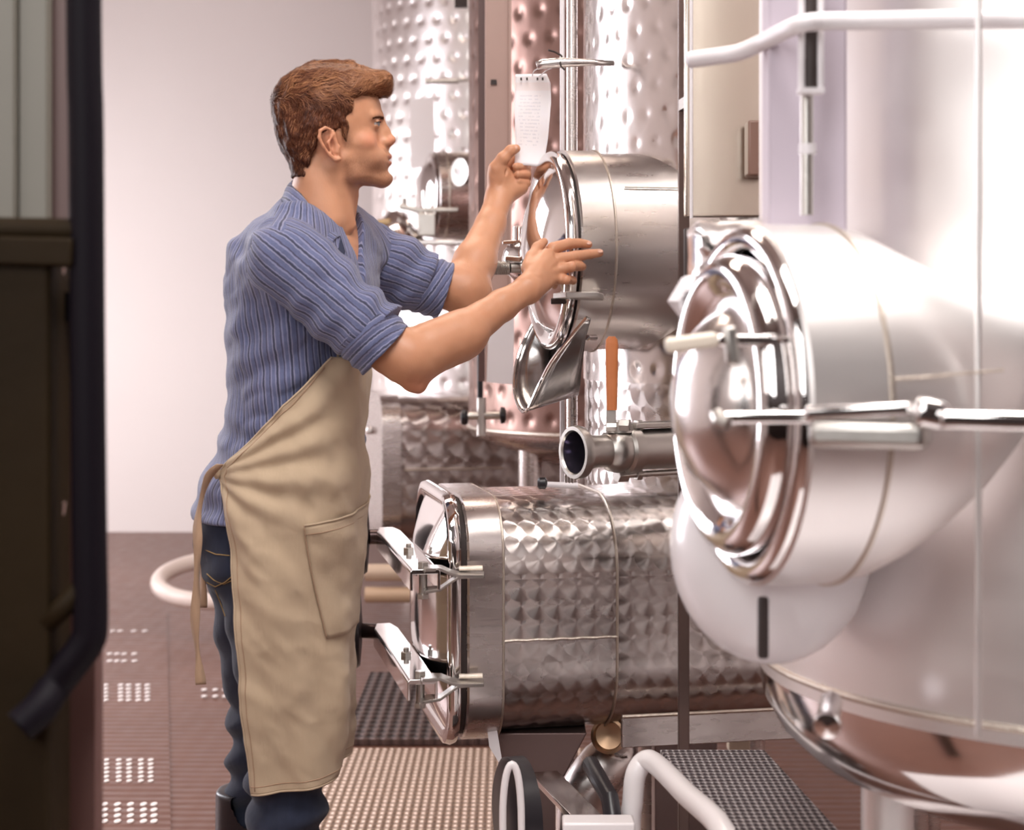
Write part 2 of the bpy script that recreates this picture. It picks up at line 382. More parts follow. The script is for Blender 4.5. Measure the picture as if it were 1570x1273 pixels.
# lower rectangular hatch
C2 = P(684, 930, 3.42); HW, HH = .235, .243
def ring(d, w, h, r, c=C2): return rrect(c+N1*d, T1, UP, w, h, r, 12)
MB().grid([ring(-.004,HW-.004,HH-.004,.11), ring(-.008,HW,HH,.114), ring(-.072,HW,HH,.114), ring(-.076,HW-.005,HH-.005,.11)], True, True, False).build('hatch_frame', 'brushed', tank, smooth=25)
MB().grid([ring(-.074,HW-.006,HH-.006,.15), ring(-.30,HW-.006,HH-.006,.15), ring(-.68,HW-.006,HH-.006,.15)], True, False, True).build('hatch_duct', 'perlage', tank, smooth=30)
wb = MB(); wb.tube(ring(-.075,HW-.003,HH-.003,.11), .003, 6, True); wb.build('weld_seam', 'weld', tank)
wb = MB(); wb.tube(ring(-.305,HW-.004,HH-.004,.15), .0025, 6, True); wb.build('weld_seam', 'weld', tank)
wb = MB(); wb.tube([C2-N1*(.076+.0229*i)+T1*(HW-.004)+UP*(-.032+.0012*(i%2)) for i in range(11)], .0026, 6); wb.build('weld_seam', 'weld', tank)
MB().grid([ring(-.006,HW-.012,HH-.012,.10), ring(.010,HW-.012,HH-.012,.10)], True, False, False).build('hatch_gasket', 'rubber', tank)
door = MB().grid([ring(.008,HW-.006,HH+.004,.10), ring(.018,HW-.002,HH+.008,.105), ring(.030,HW-.006,HH+.004,.10), ring(.033,HW-.02,HH-.01,.09), ring(.024,HW-.034,HH-.024,.08)], True, True, False).build('hatch_door', 'polished', tank, smooth=60)
MB().grid([ring(.024,HW-.033,HH-.023,.08), ring(.036,HW-.06,HH-.05,.07), ring(.052,HW-.10,HH-.09,.06), ring(.064,HW-.15,HH-.14,.05), ring(.068,.04,.05,.035)], True, False, True).build('door_panel', 'polished', door, smooth=60)
# two clamp arms with hand wheels
for zz, knob, nearp, farp in ((.875, (566,815,3.72), (652,880,3.10), (592,801,3.74)), (.668, (555,960,3.70), (648,1043,3.10), (588,966,3.68))):
    a = P(*nearp); b = P(*farp); a.z = zz; b.z = zz
    dr = (b-a).normalized(); sd = UP.cross(dr).normalized()
    arm = MB(); w = .029
    arm.grid([[a+dr*(L*t)+sd*sx*k+UP*h for sx, h in ((-w,-.03),(-w,.006),(-w+.004,.010),(w-.004,.010),(w,.006),(w,-.03),(w-.006,-.03),(w-.006,.0),(-w+.006,.0),(-w+.006,-.03))] for L, t, k in (((b-a).length,0,1),((b-a).length,.9,1),((b-a).length,1,.6))], True, True, True)
    ao = arm.build('clamp_arm', 'polished', tank, bevel=.0015, smooth=40)
    q = MB(); m0 = a+dr*((b-a).length*.38); nut(q, m0+UP*.008, UP, .012, .010); q.cyl(m0+UP*.01, m0+UP*.026, .006); q.build('arm_bolt', 'satin', ao, bevel=.001)
    q = MB(); m0 = a+dr*.03; nut(q, m0+UP*.008, UP, .011, .012); q.cyl(m0-UP*.045, m0+UP*.012, .008); nut(q, m0-UP*.05, UP, .012, .01); q.build('pivot_bolt', 'satin', ao, bevel=.001)
    # clevis lugs
    for dz, bulge in ((.014,1), (-.030,-1)):
        L = [a+dr*.03-dr*.035, a+dr*.02, P(676,1,3.13), P(690,1,3.14), P(704,1,3.15), P(742,1,3.16)]
        hz = [dz*1.1, dz*1.1, dz*1.0, dz*.55-.003, dz*.2-.004, dz*.15-.005]
        rows = []
        for i, (p, h) in enumerate(zip(L, hz)):
            p = Vector((p.x, p.y, zz+h+(-.006 if dz > 0 else .0)))
            wd = Vector((0,.028 if i < 2 else .022,0)); rows.append([p-wd-UP*.003, p+wd-UP*.003, p+wd+UP*.003, p-wd+UP*.003])
        MB().grid(rows, True, True, True).build('clevis_lug', 'satin', tank, smooth=60, bevel=.001)
    MB().tube([P(704,1,3.165).xy.to_3d()+UP*(zz+.002)+Vector((0,0,0)), P(740,1,3.165).xy.to_3d()+UP*(zz+.003)], .005, 8).build('weld_seam', 'weld', tank)
    k = P(*knob); k.z = zz-.01
    MB().cyl(Vector((b.x+.02, b.y-.01, zz-.01)), k, .017).build('wheel_shaft', mat('dark_shaft', (.09,.06,.06), .3, .8), ao, bevel=.001)
    MB().lathe(k-Vector((.004,0,0)), (-1,-.05,0), [(-.004,.03),(0,.078),(.006,.083),(.016,.083),(.022,.076),(.024,.02),(.034,.016),(.036,.004)], 40).build('hand_wheel', 'black', ao, smooth=40)
# sloping angle under the duct and support leg
q = MB(); q.box(C2-N1*.52+T1*(HW+.006)-UP*(HH-.025), (.42,.012,.06), (N1, T1, UP)); q.build('duct_rail', 'brushed', tank, bevel=.002)
wb = MB(); wb.tube([C2-N1*(.31+.03*i)+T1*(HW+.012)-UP*(HH-.057) for i in range(12)], .004, 6); wb.build('weld_seam', 'weld', tank)
zb = C2.z-HH
dk = mat('dark_steel_leg', (.20,.14,.13), .4, .8)  # even dark brown steel for gusset and support legs
lp = [P(752,1113,3.3), P(900,1113,3.3), P(865,1192,3.3), P(770,1192,3.3)]
for p in lp[:2]: p.z = zb+.01
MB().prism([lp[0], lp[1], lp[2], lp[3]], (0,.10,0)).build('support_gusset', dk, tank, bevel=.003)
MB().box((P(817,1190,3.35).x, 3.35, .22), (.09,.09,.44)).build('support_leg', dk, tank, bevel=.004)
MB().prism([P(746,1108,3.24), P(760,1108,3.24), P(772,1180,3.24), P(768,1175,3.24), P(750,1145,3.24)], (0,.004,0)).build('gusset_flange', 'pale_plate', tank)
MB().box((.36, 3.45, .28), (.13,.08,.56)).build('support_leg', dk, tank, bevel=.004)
# bottom drain elbow
q = MB(); q.lathe(P(934,1128,3.35), (-.25,-1,.15), [(-.06,.03),(0,.032),(.002,.036),(.012,.036),(.014,.03),(.004,.027),(.0,.005)], 32, False, True); q.build('drain_ferrule', mat('brass_ring', (.42,.27,.17), .3, .9), tank, smooth=40)
q = MB(); q.tube(dens([P(935,1125,3.42), P(945,1150,3.44), P(915,1190,3.42), P(895,1225,3.42), P(890,1290,3.42)], 5), [.035+.02*min(1,i/8) for i in range(21)], 20); q.build('drain_elbow', 'brushed_light', tank, smooth=180)

# tall dark post between the tanks
po = MB(); po.box((P(1048,0,3.05).x, 3.05, 2.75), (.020,.02,5.5)); po.build('support_post', mat('dark_post', (.13,.085,.075), .35, .6), None, bevel=.002)
tag(bpy.data.objects['support_post'], 'thin dark vertical post right of the dimpled centre tank', 'post')
# ------------------------------------------------------------------ near tank on the right
TA = Vector((.85, 2.3, 0)); RA = .5
tna = thing('fermentation_tank', (TA.x, TA.y, 0), 'pale steel wine tank on the right, nearest, with its oval hatch under two clamp bars', 'tank', 'steel wine tanks in a row')
M['haze_steel'] = steel_brushed('pale_satin_steel', (.87,.84,.83), .42, (3,3,12), .1)  # both steels paled: the right side's white haze is in their colour
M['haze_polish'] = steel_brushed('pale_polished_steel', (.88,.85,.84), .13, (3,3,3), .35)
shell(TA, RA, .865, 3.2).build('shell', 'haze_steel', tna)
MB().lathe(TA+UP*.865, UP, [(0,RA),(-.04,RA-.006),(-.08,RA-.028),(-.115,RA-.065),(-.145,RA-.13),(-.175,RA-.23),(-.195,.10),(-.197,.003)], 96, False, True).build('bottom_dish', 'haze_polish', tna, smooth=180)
wb = MB(); wb.tube([TA+Vector(((RA+.001)*math.cos(a), (RA+.001)*math.sin(a), .885)) for a in np.linspace(0, 2*math.pi, 90, endpoint=False)], .005, 8, True); wb.build('weld_seam', 'weld', tna, smooth=180)
MB().lathe(P(1268,1112,1.83), (-.25,-1,-.1), [(-.08,.013),(-.01,.013),(0,.016),(.006,.014),(.008,.002)], 28).build('drain_plug', 'haze_polish', tna, smooth=60)
for a in (20, 95, 195, 290):
    p = TA+Vector((.36*math.cos(math.radians(a)), .36*math.sin(math.radians(a)), 0)); MB().cyl(p+UP*.06, p+UP*.80, .035).build('leg', 'haze_steel', tna)
C0 = P(1140, 620, 1.86); R0 = .203
nk = [(0,R0-.004),(.004,R0),(.085,R0),(.09,R0-.003)]
MB().lathe(C0, -N1, nk, 96, False, False).build('manway_neck', 'haze_steel', tna)
MB().tube([C0-N1*.088+T1*(R0*math.cos(a))+UP*(R0*math.sin(a)) for a in np.linspace(0, 2*math.pi, 90, endpoint=False)], .0032, 6, True).build('weld_seam', 'weld', tna)
# tapering hood behind the neck
rows = []
for d, rz, dz, rt in ((.088,.200,0,.200),(.12,.197,.0,.199),(.16,.178,.0,.195),(.20,.155,.004,.185),(.24,.128,.012,.17),(.28,.10,.026,.145),(.32,.07,.046,.11),(.335,.045,.062,.08),(.342,.012,.072,.03)):
    c = C0-N1*d+UP*dz
    rows.append([c+T1*(rt*math.cos(a))+UP*(rz*math.sin(a)) for a in np.linspace(0, 2*math.pi, 72, endpoint=False)])
MB().grid(rows, True, False, True).build('neck_hood', 'haze_steel', tna, smooth=180)
MB().tube([C0-N1*(.09+.03*i)+T1*(.203-.0*i)+UP*(.035+.002*i) for i in range(5)], .0018, 6).build('hood_seam', 'weld', tna)
# rim ring (polished, thick) and set-back dished door
MB().lathe(C0, N1, [(-.01,R0-.004),(.006,R0-.004),(.012,R0-.012),(.010,R0-.024),(0,R0-.030),(-.03,R0-.034)], 96, False, False).build('manway_rim', 'polished', tna, smooth=180)
ld = MB().lathe(C0+N1*.004, N1, [(-.012,R0-.036),(.016,R0-.034),(.030,R0-.042),(.034,R0-.054),(.026,R0-.066),(.018,R0-.075)], 96, False, False).build('manway_lid', 'polished', tna, smooth=180)
pr = [(.018,R0-.074),(.006,R0-.085),(.03,R0-.10),(.055,R0-.125),(.07,R0-.16),(.075,.004)]
MB().lathe(C0+N1*.004, N1, pr, 96, False, True).build('lid_dome', 'film', ld, smooth=180)
# clamp bars across the lid
def cbar(p0, p1, w, h, name, m, par, up=UP): return MB().bar(p0, p1, w, h, up).build(name, m, par, bevel=min(w,h)*.3)
c0 = cbar(P(1020,531,1.70), P(1100,520,1.70), .022, .016, 'clamp_grip', rough_paint('ivory_grip', (.74,.64,.52), (.84,.77,.68), .4), tna)
c1 = cbar(P(1096,522,1.70), P(1218,523,1.72), .016, .013, 'clamp_bar', 'haze_polish', tna)
cbar(P(1118,500,1.70), P(1124,560,1.70), .014, .016, 'clamp_hook', 'satin', c1, Vector((0,1,0)))
c2 = cbar(P(1096,640,1.68), P(1245,640,1.67), .018, .013, 'clamp_bar', 'haze_polish', tna)
MB().tube([P(1100,636,1.675), P(1104,646,1.665), P(1116,650,1.66)], .008, 10).build('bar_tip', 'satin', c2)
cbar(P(1238,634,1.62), P(1400,626,1.58), .035, .014, 'clamp_bar', 'haze_polish', tna)
cbar(P(1245,664,1.62), P(1425,668,1.58), .05, .026, 'hinge_block', 'satin', tna)
cbar(P(1400,628,1.56), P(1452,640,1.56), .03, .028, 'bar_socket', 'haze_polish', tna)
cbar(P(1440,642,1.55), P(1640,648,1.52), .03, .018, 'bar_handle', 'haze_polish', tna)
# smooth bulging saddle below the neck
rows = []
cc = P(1180, 838, 2.02)
for i in range(17):
    a = math.pi*i/16; rows.append([cc+Vector((math.cos(b)*math.sin(a)*.122, math.sin(b)*math.sin(a)*.13, math.cos(a)*.142))for b in np.linspace(0, 2*math.pi, 40, endpoint=False)])
MB().grid(rows, True).build('saddle_bulge', rough_paint('white_enamel', (.80,.77,.79), (.86,.83,.85), .22, 3, .02), tna, smooth=180)
cbar(P(1170,915,1.85), P(1170,1010,1.85), .012, .012, 'dark_bracket', 'rubber', tna, Vector((1,0,0)))

# crumpled foil wrap and cap beside the near manway
def crumple(name, outline, Y, depth, label, cat, m='film', seed=1):
    rnd = random.Random(seed); cx = sum(p[0] for p in outline)/len(outline); cy = sum(p[1] for p in outline)/len(outline)
    rows = []
    ol = outline
    for k, (s, d) in enumerate(((1,.0),(.92,-.5),(.65,-.95),(.3,-1.05),(.05,-.9))):
        r = []
        for i in range(len(ol)*3):
            a = ol[i//3]; b = ol[(i//3+1) % len(ol)]; t = (i % 3)/3; x = a[0]*(1-t)+b[0]*t; y = a[1]*(1-t)+b[1]*t
            r.append(P(cx+(x-cx)*s+rnd.uniform(-3,3)*(k > 0), cy+(y-cy)*s+rnd.uniform(-3,3)*(k > 0), Y+depth*d*rnd.uniform(.7,1.2)))
        rows.append(r)
    back = [Vector(p)+Vector((0,depth*1.2,0)) for p in rows[0]]
    o = MB().grid([back]+rows, True, True, True).build(name, m, None, smooth=50)
    return tag(o, label, cat)
crumple('foil_wrap', [(1060,350),(1072,338),(1170,336),(1180,350),(1172,372),(1120,395),(1092,420),(1082,470),(1070,480),(1060,440),(1062,390)], 2.02, .04, 'crumpled pale foil wrap behind the top left of the near oval hatch', 'foil', seed=3)
crumple('plastic_bag', [(1026,462),(1048,425),(1066,420),(1070,450),(1066,486),(1046,488)], 1.98, .02, 'small crumpled white bag hanging left of the near oval hatch', 'bag', M['pale_plate'], seed=5)
crumple('foil_wrap', [(1062,480),(1100,470),(1120,500),(1118,620),(1100,700),(1130,780),(1110,800),(1070,760),(1056,640)], 2.0, .03, 'tall crumpled shiny foil hanging beside the near oval hatch', 'foil', seed=9)

# purple-grey column, pipes, panel between tanks
lav = rough_paint('lavender_paint', (.50,.43,.50), (.60,.53,.60), .45, 3)
tag(MB().box((P(1229,0,1.98).x+.003, 1.98, 3.46), (.094,.05,4.04)).build('square_duct', lav, None, bevel=.004), 'lavender grey painted square duct rising behind the top of the near oval hatch', 'duct')
vp = thing('vertical_pipe', (P(1240,0,1.9).x, 1.9, 1.45), 'vertical steel pipe with white clamps in front of the lavender duct', 'pipe')
MB().cyl(P(1237,-60,1.9), P(1237,330,1.9), .0075).build('pipe', 'satin', vp)
MB().cyl(P(1243,-60,1.885), P(1243,135,1.885), .009).build('pipe_sleeve', 'rubber', vp)
for x, y0, y1 in ((1229,-40,140),(1258,-40,140)): MB().cyl(P(x,y0,1.88), P(x,y1,1.88), .004).build('clamp_rail', 'pale_plate', vp)
MB().bar(P(1224,140,1.88), P(1262,140,1.88), .02, .006).build('clamp_foot', 'pale_plate', vp)
MB().cyl(P(1238,221,1.9), P(1238,237,1.9), .010).build('pipe_band', 'pale_plate', vp)
hp = MB(); hp.tube(dens([P(1058,92,2.05), P(1100,86,2.02), P(1135,80,2.0), P(1175,62,1.96), P(1225,38,1.86), P(1262,33,1.86), P(1330,32,1.85), P(1450,30,1.80), P(1650,30,1.72)], 4), .0105, 12)
tag(hp.build('hose', 'pale_plate', None, smooth=180), 'white hose running along the top right past the lavender duct', 'hose')
M['panel'] = steel_brushed('gold_tinted_sheet', (.74,.66,.56), .24, (2,2,2), .6)
pn = thing('switch_panel', (P(1113,0,2.9).x, 2.9, 1.55), 'shiny gold tinted steel panel right of the dark post', 'panel')
MB().box((P(1115,0,2.9).x, 2.9, P(0,150,2.9).z), (.15,.03,.42*1.0)).build('sheet', 'panel', pn, bevel=.003)
MB().box((P(1115,0,2.9).x, 2.91, P(0,620,2.9).z), (.15,.03,.62)).build('lower_sheet', 'rubber', pn, bevel=.003)
MB().cyl(P(1060,-40,2.86), P(1060,335,2.86), .003).build('edge_trim', 'pale_plate', pn)
for zb_ in (1.25, 1.75): MB().bar((P(1048,0,3.05).x, 3.045, zb_), (P(1075,0,2.9).x, 2.91, zb_), .02, .02).build('panel_bracket', 'satin', pn)
b = MB(); b.box(P(1160,229,2.84), (.036,.05,.095)); b.build('switch_box', mat('brown_box', (.22,.12,.09), .4), pn, bevel=.004)
# small valve line seen in the gap at x 1030-1050
q = MB(); q.box(P(1036,610,3.12), (.02,.02,.05)); q.cyl(P(1034,560,3.12), P(1034,650,3.12), .008)

# second column set at the far right
tag(MB().cyl(P(1500,-60,1.70), P(1500,1130,1.70), .0035).build('standpipe', 'haze_steel', None), 'slim pale standpipe at the right edge in front of the near tank', 'pipe')

# step stool at the lower right
st = thing('step_stool', (.37, 2.62, 0), 'step stool with grey anti-slip tread and white bent tube legs at the lower right', 'stool')
def tread_mat(name, c1, c2, sc=.022):
    m = mat(name, c1, .45, .4); t = NT(m); p = t.pos(); sep = t.n('ShaderNodeSeparateXYZ'); t.l(p, sep.inputs[0])
    a = t.m('SINE', t.m('MULTIPLY', t.m('ADD', sep.outputs[0], t.m('MULTIPLY', sep.outputs[1], .6)), 2*math.pi/sc))
    b = t.m('SINE', t.m('MULTIPLY', t.m('SUBTRACT', sep.outputs[0], t.m('MULTIPLY', sep.outputs[1], .6)), 2*math.pi/sc))
    h = t.m('MULTIPLY', a, b); f = t.m('ADD', t.m('MULTIPLY', h, 1.3), .5)
    t.l(f, t.n('ShaderNodeClamp').inputs[0]); t.color(t.mix(f, c1, c2)); t.bump(h, 1.0, .008); return m
trd = tread_mat('anti_slip_tread', (.07,.05,.06), (.60,.56,.57))
def ZP(px, py, Y, z): q = P(px, py, Y); q.z = z; return q
MB().prism([ZP(1012,0,2.88,.588), ZP(1120,0,2.38,.588), ZP(1300,0,2.38,.588), ZP(1172,0,2.88,.588)], (0,0,.015)).build('tread', trd, st, bevel=.002)
M['white_metal'] = mat('white_painted_metal', (.86,.82,.83), .25)
q1 = P(966,1300,2.86); q2 = P(1125,1290,2.42)
MB().tube(dens([Vector((q1.x,2.86,0)), q1, P(970,1230,2.86), P(975,1187,2.86), P(990,1167,2.86), P(1008,1174,2.82), P(1050,1216,2.65), P(1112,1280,2.44), Vector((q2.x+.005,2.40,.50)), Vector((q2.x+.005,2.40,0))], 5), .0185, 14).build('tube_frame', 'white_metal', st, smooth=180)
q1 = ZP(1175,0,2.86,0); q2 = ZP(1290,0,2.40,0)
MB().tube(dens([q1, q1+UP*.5, q1+UP*.57+Vector((.01,-.03,0)), q2+UP*.57+Vector((-.01,.03,0)), q2+UP*.5, q2], 5), .0125, 12).build('tube_frame', 'white_metal', st, smooth=180)
tag(MB().box((.83, 1.52, .03), (1.76,1.62,.06)).build('bounce_plate', 'white_metal', None, bevel=.01), 'added wide white reflector plate on the floor under the nearest tank', 'reflector')  # added white plate, bounces light up into the near tank's dish
# trolley rail and handle left of the stool
tr = thing('pump_trolley', (.05, 2.9, 0), 'low pump trolley with white loop handle and steel rail under the hatch', 'trolley')
MB().tube(dens([P(772,1330,2.75), P(771,1240,2.75), P(776,1190,2.75), P(785,1172,2.75), P(794,1190,2.75), P(799,1240,2.75), P(800,1330,2.75)], 4), .0062, 12).build('loop_handle', 'white_metal', tr, smooth=180)
MB().lathe(P(806,1250,2.85), (-1,-.3,0), [(0,.10),(.0,.10),(.03,.10),(.035,.09),(.036,.02)], 36).build('wheel', 'black', tr)
rl = MB(); rl.bar(P(834,1188,3.0), P(905,1262,2.7), .052, .012); rl.build('top_rail', 'polished', tr, bevel=.002)
MB().bar(P(862,1266,2.68), P(972,1266,2.68), .05, .022).build('cross_bar', 'white_metal', tr, bevel=.004)
MB().tube([P(905,1172,2.98), P(935,1225,2.85), P(945,1290,2.8)], .016, 12).build('black_hose', 'black', tr)
MB().box((.07, 2.88, .12), (.28,.30,.14)).build('trolley_body', 'rubber', tr, bevel=.01)
MB().cyl(Vector((.0,2.75,.0)), Vector((.0,2.75,.30)), .012).build('handle_post', 'white_metal', tr)
# ivory box on the floor far under the tank
tag(MB().box(P(1132,1127,3.9), (.05,.05,.075)).build('ivory_box', mat('ivory', (.62,.52,.40), .5), None, bevel=.004), 'small ivory box low behind the hatch duct, left of the near tank', 'box')

# ------------------------------------------------------------------ tanks behind
def back_tank(c, R, z0, z1, body, label, low=None):
    t = thing('fermentation_tank', (c.x, c.y, 0), label, 'tank', 'steel wine tanks in a row')
    shell(c, R, z0, z1).build('cooling_jacket', body, t)
    MB().lathe(c+UP*z0, UP, [(0,R),(-.03,R-.01),(-.12,R*.6),(-.2,R*.15),(-.21,.01)], 64, False, True).build('bottom_cone', 'brushed', t, smooth=180)
    MB().tube([c+Vector((R*math.cos(a), R*math.sin(a), z0)) for a in np.linspace(0, 2*math.pi, 64, endpoint=False)], .008, 8, True).build('weld_seam', 'weld', t)
    for a in (30, 120, 210, 300):
        p = c+Vector((R*.75*math.cos(math.radians(a)), R*.75*math.sin(math.radians(a)), 0)); MB().cyl(p, p+UP*(z0-.02), .04).build('leg', 'brushed', t)
    return t
cB = Vector((.465, 5.9, 0))
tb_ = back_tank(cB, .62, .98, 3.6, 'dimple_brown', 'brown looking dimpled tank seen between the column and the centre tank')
shell(cB, .615, .99, 1.52).build('lower_shell', 'brushed', tb_)
bpy.data.objects['lower_shell'].scale = (1.012,1.012,1) if False else (1,1,1)
MB().cyl(P(736,470,5.0), P(736,610,5.0), .009).build('sample_pipe', 'black', tb_)
q = MB(); q.cyl(P(715,638,5.0), P(768,637,5.0), .012); q.cyl(P(738,610,5.0), P(738,668,5.0), .014); q.build('sample_valve', 'satin', tb_)
MB().lathe(P(706,640,5.0), (1,0,0), [(0,.012),(.004,.022),(.014,.024),(.022,.02),(.024,.008)], 24).build('valve_knob', 'black', tb_)
MB().lathe(P(766,637,5.0), (1,0,0), [(0,.015),(.004,.026),(.016,.024),(.02,.012)], 24).build('valve_knob', 'black', tb_)
cD = Vector((-.10, 8.3, 0))
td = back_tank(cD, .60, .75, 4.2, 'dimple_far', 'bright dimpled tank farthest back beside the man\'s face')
CD = P(664, 300, 6.6)
MB().lathe(CD, -N1, [(0,.17),(.004,.175),(.16,.175),(.164,.17),(.8,.17)], 64, False, False).build('manway_neck', 'brushed', td)
MB().tube([CD-N1*.04+T1*(.176*math.cos(a))+UP*(.176*math.sin(a)) for a in np.linspace(0, 2*math.pi, 60, endpoint=False)], .004, 6, True).build('weld_seam', 'weld', td)
l2 = MB().lathe(CD, N1, [(0,.168),(.012,.172),(.022,.16),(.016,.14)], 64, True, False).build('manway_lid', 'polished', td, smooth=60)
MB().lathe(CD, N1, [(.016,.142),(.04,.12),(.06,.08),(.066,.003)], 64, False, True).build('lid_dome', 'polished', l2, smooth=180)
g = MB(); g.cyl(P(705,262,6.2), P(730,264,6.4), .02); g.build('gauge_stem', 'satin', td)
gd = MB().lathe(P(708,264,6.2), (-.75,-.66,0), [(-.02,.045),(.0,.052),(.012,.052),(.013,.046)], 40).build('pressure_gauge', 'satin', td, smooth=40)
MB().lathe(P(708,264,6.2), (-.75,-.66,0), [(.012,.045),(.0135,.003)], 40, True, True).build('gauge_face', 'glass', gd)
cbar(P(645,322,6.35), P(704,322,6.35), .03, .018, 'clamp_arm', 'satin', td)
cbar(P(612,316,6.35), P(650,325,6.35), .03, .02, 'clamp_arm', 'satin', td)
MB().cyl(P(619,304,6.35), P(619,318,6.35), .012).build('clamp_pin', 'satin', td)
cbar(P(578,342,6.35), P(600,340,6.35), .04, .025, 'clamp_grip', mat('brass_grip', (.45,.32,.18), .4, .6), td)
MB().box(P(655,345,6.35), (.07,.06,.09)).build('clamp_block', 'satin', td, bevel=.006)
cbar(P(640,372,6.35), P(715,372,6.35), .04, .022, 'clamp_arm', 'brushed_light', td)
MB().tube(dens([P(652,376,6.3), P(645,395,6.3), P(668,420,6.3), P(690,440,6.3)], 4), .009, 8).build('sample_hose', 'brushed_light', td)
MB().lathe(P(607,360,6.4), UP, [(-.14,.05),(-.13,.10),(-.02,.11),(.03,.08),(.09,.03)], 32).build('clamp_boss', 'haze_polish', td, smooth=180)
r_ = MB(); r_.cyl(P(652,125,6.9), P(703,124,6.9), .011); r_.cyl(P(703,124,6.9), P(722,122,7.6), .006); r_.build('tag_rail', 'satin', td)
tag(MB().prism([P(628,152,6.8), P(665,149,6.8), P(667,256,6.8), P(630,258,6.8)], (0,.003,0)).build('paper_sheet', 'paper', None), 'blank white paper sheet hanging on the far tank behind the man\'s face', 'paper')
MB().box(P(707,-20,6.6), (.05,.05,.16)).build('bracket', 'rubber', td)
# lower hatch of the far tank
C3 = P(571, 712, 6.9); w3, h3 = .34, .30
def ring3(d, w, h, r): return rrect(C3-N1*d, T1, UP, w, h, r, 8)
MB().grid([ring3(0,w3,h3,.13), ring3(.075,w3,h3,.13)], True, True, False).build('hatch_frame', 'brushed', td, smooth=40)
MB().grid([ring3(.075,w3-.01,h3-.01,.13), ring3(1.0,w3-.01,h3-.01,.13)], True, False, True).build('hatch_duct', steel_perlage('engine_turned_far', -N1, .085, (.5,.44,.42)), td, smooth=40)
MB().tube([C3-N1*(.09+.05*i)+T1*(w3+.0)+UP*.005 for i in range(9)], .004, 6).build('weld_seam', 'weld', td)
cbar(P(566,660,6.5), P(574,660,6.6), .03, .03, 'hatch_lug', 'brushed_light', td)
# painted column between the tanks
cl = thing('painted_column', (P(760,0,4.7).x, 4.7, 1.6), 'brown painted steel column left of the hanging paper tag', 'column')
cm = rough_paint('brown_column_paint', (.42,.27,.23), (.50,.34,.29), .45, 3)
ZB = P(0,585,4.7).z; ZC = (ZB+5.48)/2; ZL = 5.48-ZB
MB().prism([P(750,455,4.64), P(789,452,4.64), P(787,590,4.64), P(746,586,4.64)], (0,.006,0)).build('label_plate', 'pale_plate', cl)
MB().box((P(762,0,4.7).x, 4.7, ZC), (.068,.06,ZL)).build('column_face', cm, cl, bevel=.003)
MB().box((P(739,0,4.72).x, 4.73, ZC), (.020,.06,ZL)).build('column_edge', mat('dark_column_edge', (.10,.05,.045), .5), cl)  # narrow dark brown strip along the column's left edge
MB().box((P(782,0,4.7).x, 4.69, ZC), (.008,.07,ZL)).build('column_flange', cm, cl)
MB().box(P(757,126,4.665), (.017,.006,.014)).build('column_slot', 'rubber', cl)
# bright daylight window on the back wall behind the far tank
# far pipes on the floor behind the man
for y, r, c in ((878,.032,(.62,.47,.35)), (912,.03,(.60,.42,.28))):
    tag(MB().cyl(P(560,y,6.2), P(690,y,6.2), r).build('hose', mat('tan_hose', c, .5), None), 'tan hose lying behind the man, %s of the two' % ('upper' if y < 900 else 'lower'), 'hose', 'tan hoses behind the man')
q = MB(); zc = P(0,888,7.2).z
q.tube([Vector((P(345,0,7.2).x+.285*math.cos(a), 7.2+.26*math.sin(a), zc-.0+.055*math.sin(a))) for a in np.linspace(0, 2*math.pi, 48, endpoint=False)], .036, 14, True)
tag(q.build('hose_ring', mat('pink_white_hose', (.78,.66,.60), .35), None, smooth=180), 'pale pinkish hose loop lying behind the man\'s legs', 'hose')
MB().box((P(420,0,7.2).x, 7.2, zc/2-.02), (.12,.2,zc-.03)).build('hose_stand', 'rubber', bpy.data.objects['hose_ring'])

# expanded-metal drain cover and the walkway with its painted light spots
dm = tread_mat('expanded_metal', (.02,.012,.012), (.15,.10,.09), .07)
tag(MB().box((P(655,0,5.4).x, 5.75, .012), (.52,1.0,.024)).build('drain_grate', dm, None, bevel=.004), 'dark expanded metal drain cover on the floor behind the hatch arms', 'grate')
tanm = tread_mat('tan_floor_plate', (.46,.33,.25), (.58,.44,.35), .045)
tag(MB().box((P(650,0,4.4).x, 4.35, .006), (1.0,1.65,.012)).build('floor_plate', tanm, None), 'large light tan ribbed floor plate right of the man\'s legs', 'floor plate')
pg = thing('perforated_walkway', (P(200,0,5).x, 5.2, 0), 'brown perforated walkway plate with rows of painted light spots, left of the man', 'walkway')
def FL(px, py, z=0.0):
    Y = (CH-z)*F_PX/(py-HZ); p = P(px, py, Y); p.z = z; return p
MB().prism([FL(118,1285), FL(262,1285), FL(256,940), FL(128,940)], (0,0,.006)).build('walkway_plate', 'floor', pg)
spotm = mat('painted_light_spots', (.90,.84,.82), .45)  # light through the perforations, painted as pale raised discs
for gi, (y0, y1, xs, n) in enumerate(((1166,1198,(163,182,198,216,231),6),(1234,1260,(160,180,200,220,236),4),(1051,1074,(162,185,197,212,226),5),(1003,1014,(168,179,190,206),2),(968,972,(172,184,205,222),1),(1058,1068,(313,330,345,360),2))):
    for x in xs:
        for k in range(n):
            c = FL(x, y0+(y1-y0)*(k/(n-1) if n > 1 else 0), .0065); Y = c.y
            MB().lathe(c, UP, [(0,.5),(.0025,.5),(.003,.4)], 14, False, True, sq=(.026*Y/4.6,.015*Y/4.6) if gi != 1 else (.034,.018)).build('light_spot', spotm, pg)
tag(MB().bar(FL(111,1290), FL(129,985), .012, .02).build('floor_strip', 'white_metal', None), 'thin white strip on the floor at the far left', 'strip')

